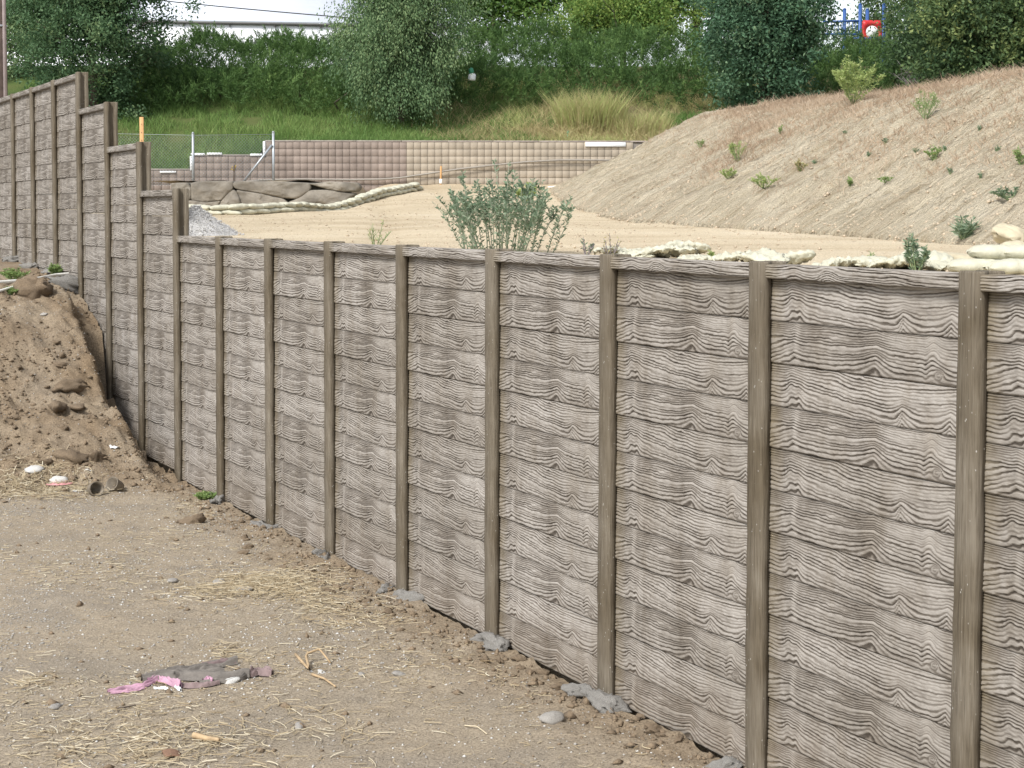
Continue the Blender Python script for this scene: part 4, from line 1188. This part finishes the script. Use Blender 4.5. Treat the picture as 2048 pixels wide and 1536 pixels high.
mb.tube([(xr, .1, zl+1.0), (LL, .1, zl+1.0)], .025, 5); mb.tube([(xr, .1, zl+.55), (LL, .1, zl+.55)], .02, 5)
mb.build('railing', M['btrim'], bd)
w = MB(); w.bevel_box((2.6, -.03, 1.9), (3.9, .0, 3.0), .02); wo = w.build('window', M['bwall_up'], bd)
for k in range(2):
    w = MB(); w.box((2.68+k*.62, -.034, 1.98), (3.22+k*.62, -.0305, 2.92)); w.build('pane', M['btrim'], wo)

# ------------------------------------------------------------------ playground frame
PY = 72.
pg = empty('playground_frame', ((1728-1024)/FPX*PY, PY, bz((1728-1024)/FPX*PY, PY)))
tag(pg, 'blue playground climbing frame with a red panel on top of the bank', 'playground frame')
gx = lambda px: (px-1728)/FPX*PY
gz = lambda py: HC+(423-py)*PY/FPX-pg.location.z
for px, top, y in ((1694, 15, 1.2), (1714, 12, 0), (1741, 15, 1.3), (1761, 12, 0)):
    mb = MB(); mb.tube([(gx(px), y, -.2), (gx(px), y, gz(top))], .075, 10); mb.tube([(gx(px), y, gz(top)-.001), (gx(px), y, gz(top)+.06)], [.085, .03], 10); mb.build('post', M['blue'], pg, True)
# red panel with a round port
mb = MB(); xa, xb, za, zb = gx(1718), gx(1758), gz(78), gz(43); cx, cz, r = (xa+xb)/2, gz(66), .26
nn = 48; an = np.arange(nn)*2*np.pi/nn
ring = np.stack([cx+r*np.cos(an), cz+r*np.sin(an)], -1)
def sq(a):
    c, s = math.cos(a), math.sin(a); k = 1/max(abs(c)/((xb-xa)/2), abs(s)/(zb-cz if s > 0 else cz-za)); return (cx+c*k, cz+s*k)
outer = np.array([sq(a) for a in an])
V = np.concatenate([np.column_stack([q[:, 0], np.full(nn, y), q[:, 1]]) for q, y in ((ring, -.02), (outer, -.02), (outer, .02), (ring, .02))])
i = np.arange(nn); j = (i+1) % nn
mb.add(V, np.concatenate([np.stack([a*nn+i, a*nn+j, b*nn+j, b*nn+i], -1) for a, b in ((1, 0), (2, 1), (3, 2), (0, 3))]))
rp = mb.build('panel', M['red'], pg)
mb = MB(); mb.tube([(cx, -.03, cz), (cx, .0, cz), (cx, .03, cz)], [r*.98, r*.99, r*.98], 32); mb.build('porthole', M['white'], rp, True)
mb = MB(); mb.tube([(gx(1640), 0, gz(46)), (gx(1718), 0, gz(44))], .045, 8); mb.build('rail', M['blue'], pg, True)
mb = MB(); mb.tube([(gx(1640), 0, gz(70)), (gx(1718), 0, gz(71))], .045, 8); mb.build('rail', M['blue'], pg, True)
for k in range(9):
    mb = MB(); x = gx(1650+k*7); mb.tube([(x, 0, gz(70)), (x, 0, gz(46))], .018, 6); mb.build('bar', M['blue'], pg, True)
mb = MB(); mb.bevel_box((gx(1694), -.05, gz(80)), (gx(1762), 1.4, gz(77)), .03); mb.build('deck', M['blue'], pg)

# ------------------------------------------------------------------ utility pole and cables
UY = 40.
x = (7-1024)/FPX*UY
up = empty('utility_pole', (x, UY, pz(x, UY))); tag(up, 'dark wooden utility pole with a pale conduit standing behind the high wall', 'utility pole')
mb = MB(); mb.tube([(0, 0, -.4), (0, 0, 3), (0, 0, 9.4)], [.16, .15, .12], 14); mb.build('pole', M['pole'], up, True)
mb = MB(); mb.tube([(.125, -.09, 0), (.125, -.09, 5.5), (.11, -.08, 9.)], .045, 8); mb.build('conduit', M['conduit'], up, True)
mb = MB(); mb.bevel_box((-1.1, -.06, 8.7), (1.1, .06, 8.82), .01); mb.build('crossarm', M['pole'], up)
for zz in (2.2, 4.4, 6.6): 
    mb = MB(); mb.tube([(0, 0, zz), (0, 0, zz+.04)], .165, 14); mb.build('band', M['galv'], up, True)
def cable(label, pts, r):
    mb = MB(); P = np.array([tuple(p) for p in pts]); t = np.linspace(0, 1, 24)
    q = np.column_stack([np.interp(t, np.linspace(0, 1, len(P)), P[:, k]) for k in range(3)]); q[:, 2] -= .25*np.sin(np.pi*t)
    mb.tube(q, r, 5); tag(mb.build('overhead_cable', M['cable'], smooth=True), label, 'cable', kind='thing')
a, b = at(330, -12, 58), at(1000, 58, 66)
cable('overhead cable sloping down in front of the white building', [a+(a-b)*.9, a, b], .02)
a, b = at(1000, 58, 66), at(2080, 70, 58)
cable('thin overhead cable crossing in front of the playground and dark trees', [a, b], .010)

# ------------------------------------------------------------------ loose things in the yard
def yard_pt(px, py):
    d = first_hit(px, py, np.arange(8, 40, .02), yard)
    return at(px, py, d).x, d
def icos():
    t = (1+5**.5)/2
    v = np.array([[-1,t,0],[1,t,0],[-1,-t,0],[1,-t,0],[0,-1,t],[0,1,t],[0,-1,-t],[0,1,-t],[t,0,-1],[t,0,1],[-t,0,-1],[-t,0,1]])/math.hypot(1, t)
    f = np.array([[0,11,5],[0,5,1],[0,1,7],[0,7,10],[0,10,11],[1,5,9],[5,11,4],[11,10,2],[10,7,6],[7,1,8],[3,9,4],[3,4,2],[3,2,6],[3,6,8],[3,8,9],[4,9,5],[2,4,11],[6,2,10],[8,6,7],[9,8,1]])
    return v, f
IV0, IF0 = icos()
OV = np.array([[1., 0, 0], [-1, 0, 0], [0, 1, 0], [0, -1, 0], [0, 0, 1], [0, 0, -1]])
OF = np.array([[0, 2, 4], [2, 1, 4], [1, 3, 4], [3, 0, 4], [2, 0, 5], [1, 2, 5], [3, 1, 5], [0, 3, 5]])
def pebbles(name, P, R, mat, flat=.6, jit=.3, tiny=False):
    n = len(P); IV, IF = (OV, OF) if tiny else (IV0, IF0); nv = len(IV)
    ax = RNG.uniform(.6, 1.35, (n, 1, 3)); ax[:, :, 2] *= flat
    V = IV[None]*(1+RNG.normal(size=(n, nv, 1))*jit*.6)*R[:, None, None]*ax
    a = RNG.uniform(0, 6.28, n); c, s = np.cos(a)[:, None], np.sin(a)[:, None]
    V = np.stack([V[..., 0]*c-V[..., 1]*s, V[..., 0]*s+V[..., 1]*c, V[..., 2]], -1)+P[:, None]
    F = (IF[None]+(np.arange(n)*nv)[:, None, None]).reshape(-1, 3)
    o = mk(name, V.reshape(-1, 3), F, M[mat]); o['kind'] = 'stuff'; return o
def uw_xy(u, w): return P6[0]+u*D2[0]-w*NB[0], P6[1]+u*D2[1]-w*NB[1]
def spread(n, u0, u1, w0, w1, dens):
    u, w = RNG.uniform(u0, u1, n), RNG.uniform(w0, w1, n)
    k = RNG.random(n) < dens(u, w); return u[k], w[k]
qf = lambda u: -5*W_-u
md = lambda u, w: sm(-1.4, .4, qf(u))*(1-.6*sm(4.5, 7, qf(u)))
# soil crumbs on the dug mound and along the wall foot
u, w = spread(60000, -17, 6.5, .02, 5.2, lambda u, w: .75*md(u, w)*sm(-.25, .35, fbm(u*1.1, w*1.1, 83))+.06*md(u, w)+.55*(1-sm(.15, .8, w+.3*fbm(u*1.4, w*1.4, 81)))+.015)
x, y = uw_xy(u, w); r = .008+.034*RNG.random(len(u))**3.5
tag(pebbles('soil_crumbs', np.column_stack([x, y, yard(x, y)+r*.2]), r, 'clod', .7, .45, True), 'loose brown soil crumbs over the dug mound and wall foot', 'soil')
# gravel
u, w = spread(96000, -15, 6.5, .1, 5.2, lambda u, w: .14+.55*sm(-.1, .5, fbm(u*.5, w*.5, 84))*(1-md(u, w)*.8))
x, y = uw_xy(u, w); r = .004+.011*RNG.random(len(u))**3
tag(pebbles('gravel', np.column_stack([x, y, yard(x, y)+r*.15]), r, 'stone', tiny=True), 'fine grey gravel strewn over the lower yard', 'gravel')
u, w = spread(26000, -15, 6.5, .1, 5.2, lambda u, w: .15+.5*sm(-.2, .4, fbm(u*.7, w*.7, 87)))
x, y = uw_xy(u, w); r = .004+.010*RNG.random(len(u))**3
tag(pebbles('pale_chips', np.column_stack([x, y, yard(x, y)+r*.2]), r, 'pale_stone', tiny=True), 'pale stone chips strewn over the lower yard', 'gravel')
# crumbs over sand heap
n = 80000
x, y = RNG.uniform(0, 12, n), RNG.uniform(13, 45, n); h, d = mound_h(x, y)
k = (h > -.05) & (RNG.random(n) < .06+.6*sm(-.1, .45, fbm((x*.4-y*.92)*1.6, d*.35, 53))+.6*np.exp(-((d-.2)/.35)**2)); x, y = x[k], y[k]
r = .007+.026*RNG.random(len(x))**3.5
tag(pebbles('sand_crumbs', np.column_stack([x, y, mound(x, y)+r*.05]), r, 'crumb', .75, .3, True), 'crumbled sand lumps over the flank of the sand heap', 'soil')
n = 9000
x, y = RNG.uniform(-8, 8, n), RNG.uniform(13, 46, n); u, w = to_uw(x, y); h, d = mound_h(x, y); k = (w < -.4) & (h < 0); x, y = x[k], y[k]
r = .006+.022*RNG.random(len(x))**4
tag(pebbles('sand_pebbles', np.column_stack([x, y, plateau(x, y)+r*.2]), r, 'crumb', .6, .3, True), 'small pebbles on the graded sand', 'gravel')

# straw
def straws(label, u, w, L, lift=.012):
    n = len(u); x, y = uw_xy(u, w)
    a = RNG.uniform(0, 6.28, n); cv = RNG.normal(size=n)*.6
    t = np.linspace(-.5, .5, 4)
    ang = a[:, None]+cv[:, None]*t[None]
    L = L*(.35+.9*RNG.random(n)**1.5)
    px = x[:, None]+np.cos(ang)*t*L[:, None]; py = y[:, None]+np.sin(ang)*t*L[:, None]
    pz_ = yard(x, y)[:, None]+.004+lift*RNG.random(n)[:, None]**1.5+L[:, None]*t[None]*np.clip(RNG.normal(size=n)*.10, -.25, .25)[:, None]*(lift > .02)+(yard(px, py, False)-yard(x, y, False)[:, None])
    wd = (.0018+.003*RNG.random(n)**2)[:, None]
    nx, ny = -np.sin(ang)*wd, np.cos(ang)*wd
    A = np.stack([px+nx, py+ny, pz_], -1); Bv = np.stack([px-nx, py-ny, pz_+.002], -1); C = np.stack([px, py, pz_+wd*1.1], -1)
    V = np.stack([A, C, Bv], 2).reshape(-1, 3)
    i = (np.arange(n)*12)[:, None]
    F = np.concatenate([i+np.array([[k*3+c, k*3+c+1, k*3+c+4, k*3+c+3]]) for k in range(3) for c in (0, 1)])
    o = mk('straw', V, F, M['straw'], attrs={'tone': np.repeat(np.clip(RNG.normal(.5, .28, n), 0, 1), 12)}); o['kind'] = 'stuff'
    return tag(o, label, 'straw')
u, w = spread(26000, -12, 6.5, .25, 5.2, lambda u, w: (.10+.75*sm(-.05, .5, fbm(u*.8, w*.8, 86)))*(1-md(u, w)*.85))
straws('scattered dry straw strewn over the lower yard', u, w, .10)
def patch(label, spots, n, L, lift):
    us_, ws_ = [], []
    for px, py, su, sw, k in spots:
        x, y = yard_pt(px, py); u0, w0 = to_uw(x, y)
        us_.append(u0+RNG.normal(size=int(n*k))*su); ws_.append(w0+RNG.normal(size=int(n*k))*sw)
    u, w = np.concatenate(us_), np.concatenate(ws_); k = w > .1
    straws(label, u[k], w[k], L, lift)
patch('thick golden straw heap below the wall', [(560, 1165, .35, .3, 1), (470, 1180, .3, .3, .8), (640, 1200, .4, .2, .5), (690, 1240, .3, .25, .3)], 800, .17, .04)
patch('golden straw clump by the white stones on the mound foot', [(90, 970, .3, .25, 1), (40, 985, .25, .25, .7), (160, 985, .3, .2, .5)], 600, .17, .04)
patch('sparse straw swath in front of the soiled rag', [(360, 1475, .3, .15, 1), (300, 1510, .35, .12, 1), (480, 1490, .3, .15, .6), (150, 1500, .4, .15, .8), (80, 1365, .1, .1, .3), (470, 1310, .2, .1, .4), (640, 1450, .4, .2, .5)], 200, .18, .025)

# individual clods, stones and bits
clods = [lump_mesh('clod', 600+k, 1.0, 15, 9, .8, 'clod') for k in range(5)]
stones = [lump_mesh('stone', 620+k, .3, 16, 10, .7, 'stone') for k in range(4)]
pales = [lump_mesh('stone', 640+k, .3, 16, 10, .7, 'pale_stone') for k in range(3)]
rg = random.Random(17)
def drop(mesh, name, label, cat, px, py, r, sx=1.3, sz=.8, group=None):
    x, y = yard_pt(px, py)
    o = inst(mesh, name, None, (x, y, yz(x, y)+r*sz*.12), (rg.uniform(-.3, .3), rg.uniform(-.3, .3), rg.uniform(0, 6.3)), (r*sx, r*rg.uniform(.8, 1.05), r*sz))
    tag(o, label, cat, group); return o
drop(clods[0], 'clod', 'large pointed earth clod sticking up on the mound crest by the white pipe', 'clod', 72, 583, .22, 1.2, 1.2)
drop(clods[1], 'clod', 'big dark block of earth on the middle of the dug mound', 'clod', 138, 778, .15, 1.6, .7)
drop(clods[2], 'clod', 'upright brown clod below the big dark block on the mound', 'clod', 116, 818, .12, 1.5, .7)
drop(clods[3], 'clod', 'brown clod lying right of the upright one on the mound', 'clod', 152, 820, .10, 1.9, .6)
drop(clods[4], 'clod', 'flat-topped clod above the white scraps near the mound foot', 'clod', 152, 922, .15, 1.4, .8)
drop(clods[0], 'clod', 'angular clod beside the flat-topped one near the mound foot', 'clod', 190, 918, .12, 1.1, 1.)
drop(clods[1], 'clod', 'dark round clod lodged beside the wall pile at the mound edge', 'clod', 262, 800, .10, 1.2, .9)
drop(clods[2], 'clod', 'lone pointed brown clod on the bare soil near the wall foot', 'clod', 386, 1046, .075, 1.6, .9)
for k in range(30):
    px, py = rg.uniform(5, 300), rg.uniform(680, 960)
    if px > 60+(py-600)*.62: continue
    drop(clods[rg.randrange(5)], 'clod', 'small brown earth clod scattered on the dug mound', 'clod', px, py, rg.uniform(.03, .065), 1.3, .8, 'small clods on the mound')
for k in range(30):
    t = rg.random(); px, py = 420+t*960, 1040+t*420+rg.uniform(5, 55)
    drop(clods[rg.randrange(5)], 'clod', 'small earth clod strewn along the wall foot', 'clod', px, py, rg.uniform(.02, .045), 1.3, .8, 'small clods along the wall foot')
for px, py, r, lb in ((347, 1165, .055, 'smooth rounded grey stone left of the straw heap'), (440, 1168, .075, 'rough grey stone half covered by the straw heap'), (490, 1182, .06, 'darker grey stone right of the rough one in the straw'),
                      (113, 1417, .04, 'flat grey stone left of the pink-trimmed rag'), (645, 1346, .03, 'pale flat stone near the curled root'), (800, 1350, .04, 'dark brown round stone on bare soil left of the wall foot'),
                      (725, 1352, .03, 'small dark stone paired with a brown one on the bare soil'), (412, 720, .045, 'grey stone on the upper mound face'), (600, 1455, .04, 'greyish stone in front of the rag'), (462, 1365, .05, 'pale stone resting on the grey rag'),
                      (1105, 1440, .07, 'grey concrete crumb near the wall pile foot'), (88, 632, .05, 'dusty stone near the mound crest')):
    drop((pales if 'pale' in lb else stones)[rg.randrange(3)], 'stone', lb, 'stone', px, py, r, 1.4, .7)
drop(pales[0], 'stone', 'white stone beside the straw clump on the mound foot', 'stone', 70, 942, .09, 1.3, .7)
o = drop(pales[1], 'stone', 'white stone splashed with pink paint in the straw', 'stone', 118, 964, .09, 1.3, .9)
x, y = o.location.x, o.location.y
ob = inst(lump_mesh('paint_splash', 655, .5, 18, 10, .2, 'pinkmark'), 'paint_splash', None, (x+.04, y-.10, yz(x+.04, y-.1)+.006), (0, 0, .3), (.17, .10, .05)); tag(ob, 'pink marking paint sprayed over straw beside the white stone', 'paint')
def scrap(px, py, s, label, a=0.):
    x, y = yard_pt(px, py); n = 9
    g = np.stack(np.meshgrid(np.linspace(-1, 1, n), np.linspace(-.7, .7, n), indexing='ij'), -1)
    z = .35*fbm(g[..., 0]*1.3+px, g[..., 1]*1.3, 90, 3)+.25
    V = np.concatenate([np.stack([g[..., 0], g[..., 1], z], -1).reshape(-1, 3), np.stack([g[..., 0], g[..., 1], z-.04], -1).reshape(-1, 3)])*s
    o = mk('scrap', V, [grid_faces(n, n), grid_faces(n, n, n*n)[:, ::-1]], M['white'], smooth=True); o.location = (x, y, yz(x, y)); o.rotation_euler = (.15, .1, a)
    tag(o, label, 'litter')
scrap(229, 897, .06, 'crumpled white plastic scrap high on the mound foot', .4)
scrap(178, 942, .04, 'small white scrap below the flat-topped clod', 1.)
scrap(150, 985, .025, 'tiny white scrap in the straw by the tin cans', .2)
# two old pots
def pot(px, py, r, label, tilt, a):
    x, y = yard_pt(px, py); t = empty('old_pot', (x, y, yz(x, y)+r*.75)); tag(t, label, 'pot'); t.rotation_euler = (tilt, 0, a)
    mb = MB(); prof = [(-.9*r, .82*r), (-.5*r, .9*r), (.6*r, r), (.9*r, r*1.02), (.9*r, r*.92), (-.7*r, r*.76), (-.72*r, .02)]
    n = 18; V = [(q*math.cos(k*2*math.pi/n), q*math.sin(k*2*math.pi/n), z) for z, q in prof for k in range(n)]
    F = [(j*n+k, j*n+(k+1) % n, (j+1)*n+(k+1) % n, (j+1)*n+k) for j in range(len(prof)-1) for k in range(n)]
    mb.add(V, [np.array(F), np.array([list(range(n-1, -1, -1))])]); mb.build('shell', M['rust'], t, True)
    mb = MB(); mb.tube([(r*1.03*math.cos(k*.35), r*1.03*math.sin(k*.35), .88*r) for k in range(19)], r*.05, 5); mb.build('rim', M['rust'], t, True)
pot(190, 990, .085, 'dull brown pot lying on its side next to the other pot', 1.4, .6)
pot(232, 983, .085, 'grey pot tipped over with its mouth facing out', 1.1, -.5)
# chips, roots, cane
x, y = yard_pt(345, 1514)
mb = MB(); mb.add(*(lambda s: (np.stack([s[..., 0]*.05, s[..., 1]*.06, .02+.03*(1-s[..., 0]**2)], -1).reshape(-1, 3), grid_faces(8, 8)))(np.stack(np.meshgrid(np.linspace(-1, 1, 8), np.linspace(-1, 1, 8), indexing='ij'), -1)))
o = mb.build('bark_chip', M['bark_chip'], smooth=True); o.location = (x, y, yz(x, y)); o.rotation_euler = (.15, .2, .4); o.scale = (1.2, .8, .6); sd = o.modifiers.new('thickness', 'SOLIDIFY'); sd.thickness = .012
tag(o, 'curled dark brown bark chip in the straw before the rag', 'bark chip')
def cane(name, label, pts, r, mat, cat='twig', lift=.02):
    mb = MB(); P = []
    for px, py, l in pts:
        x, y = yard_pt(px, py); P.append((x, y, yz(x, y)+r+l*lift))
    P = np.array(P); t = np.linspace(0, 1, 16); q = np.column_stack([np.interp(t, np.linspace(0, 1, len(P)), P[:, k]) for k in range(3)])
    mb.tube(q, np.linspace(r, r*.6, 16), 7); tag(mb.build(name, M[mat], smooth=True), label, cat)
cane('root', 'curled dry root looping on the soil below the wall', [(592, 1312, 0), (620, 1350, 1), (612, 1328, 3), (640, 1322, 4), (662, 1330, 0)], .012, 'root')
cane('root', 'long thin dry root trailing from the curled one', [(625, 1352, 0), (650, 1365, .5), (672, 1380, .2)], .011, 'root')
cane('twig', 'thin dark stick in front of the rag', [(236, 1424, .5), (272, 1415, .2)], .007, 'bark')
cane('cane', 'thick broken cane lying in the straw', [(388, 1482, .6), (415, 1487, .4), (440, 1490, .3)], .022, 'root')
cane('twig', 'fine pale forked twig on the bare soil near the wall', [(930, 1455, 0), (955, 1462, 1), (975, 1472, 0)], .005, 'straw_stick')
cane('pvc_pipe', 'long white plastic pipe resting on the mound crest', [(-20, 577, 1), (60, 571, 1), (110, 562, 1.5), (158, 556, 2)], .035, 'pvc', 'pipe')
cane('pvc_pipe', 'short white plastic pipe branching below the long one', [(-20, 596, .5), (34, 577, .5)], .026, 'pvc', 'pipe')
for px, py, h, lb in ((30, 562, .22, 'green weed patch on the crest beside the white pipe'), (110, 552, .2, 'green weed with a yellow flower at the high wall foot'), (25, 592, .12, 'low green weed between the two white pipes'),
                      (412, 1000, .10, 'bright green weed at the wall foot beside a footing')):
    x, y = yard_pt(px, py)
    stemmy('yard_weed', lb, (x, y, yz(x, y)), h, .28 if px == 30 else .14, 12, 30, .05, 'weed', 'weed', .3, .5, seed=int(px), flowers=3 if px == 110 else None)

# ------------------------------------------------------------------ soiled rag
rx, ry = yard_pt(380, 1372)
rag = empty('rag', (rx, ry, yz(rx, ry))); tag(rag, 'soiled grey and pink rag lying crumpled on the soil', 'rag')
def folds(name, strips, mat, seed):
    """crumpled cloth: ribbons with rolled cross-sections"""
    for s, (pts, wd, ht) in enumerate(strips):
        mb = MB()
        P = np.array([yard_pt(*p) for p in pts]); m = 40; t = np.linspace(0, 1, m)
        q = np.column_stack([np.interp(t, np.linspace(0, 1, len(P)), P[:, k]) for k in range(2)])
        for _ in range(4): q[1:-1] = (q[:-2]+2*q[1:-1]+q[2:])/4
        T = np.gradient(q, axis=0); T /= np.linalg.norm(T, axis=1)[:, None]; N = np.column_stack([-T[:, 1], T[:, 0]])
        nv = 15; v = np.linspace(-1, 1, nv)
        Tt, Vv = np.meshgrid(t, v, indexing='ij')
        wv = wd*(.12+.88*np.sin(np.pi*np.clip(Tt*1.0, .02, .98))**.5)*(1+.35*fbm(Tt*5, Vv*.7, seed+s))
        ht = ht*.62
        zz = ht*np.clip(1-Vv**2, 0, 1)**.5*(.5+.8*noise(Tt*5, Vv*1.2, seed+s+3))+.012*fbm(Tt*9, Vv*2.6, seed+s+5, 3)
        zz += .40*ht*np.sin(Vv*8+4*fbm(Tt*2.5, Tt*0, seed+s+7))*(1-Vv**2)
        xx = q[:, 0][:, None]+N[:, 0][:, None]*Vv*wv; yy = q[:, 1][:, None]+N[:, 1][:, None]*Vv*wv
        g = yard(xx, yy, False)-rag.location.z
        mb.add(np.stack([xx-rx, yy-ry, g+.006+np.maximum(zz, 0)], -1).reshape(-1, 3), grid_faces(m, nv))
        mb.build(name, M[mat], rag, True)
folds('grey_cloth', [([(285, 1368), (330, 1360), (390, 1363), (430, 1360), (500, 1357)], .06, .07), ([(335, 1352), (375, 1346), (420, 1339), (476, 1331)], .05, .07),
                     ([(350, 1362), (400, 1352), (445, 1348)], .06, .08), ([(310, 1358), (360, 1354), (410, 1356), (450, 1353)], .05, .06), ([(400, 1374), (440, 1368), (480, 1362), (502, 1352)], .035, .05)], 'rag', 800)
folds('mauve_cloth', [([(355, 1375), (385, 1378), (415, 1375), (440, 1372)], .03, .04), ([(498, 1357), (515, 1352), (546, 1355)], .05, .08), ([(405, 1338), (440, 1335), (476, 1331)], .025, .06)], 'pinkdark', 820)
folds('pink_cloth', [([(216, 1390), (250, 1381), (285, 1377), (310, 1369)], .022, .04), ([(296, 1370), (318, 1363), (345, 1374), (362, 1380)], .03, .06), ([(222, 1391), (260, 1386), (290, 1381)], .014, .025), ([(406, 1371), (418, 1367), (426, 1371)], .03, .05)], 'pink', 840)
folds('pale_hem', [([(308, 1380), (330, 1380), (345, 1386)], .014, .015), ([(345, 1374), (358, 1380), (362, 1384)], .018, .02)], 'white', 860)

# loose stones of the gravel heap
gh = bpy.data.objects['gravel_heap']
v = np.empty(len(gh.data.vertices)*3, np.float32); gh.data.vertices.foreach_get('co', v); v = v.reshape(-1, 3)
k = RNG.integers(0, len(v), 5200)
P = v[k]+RNG.normal(size=(5200, 3))*np.array([.025, .025, .004])
o = pebbles('loose_stone', P, .006+.010*RNG.random(5200)**2, 'heap_stone', .8, .35, True); o.parent = gh
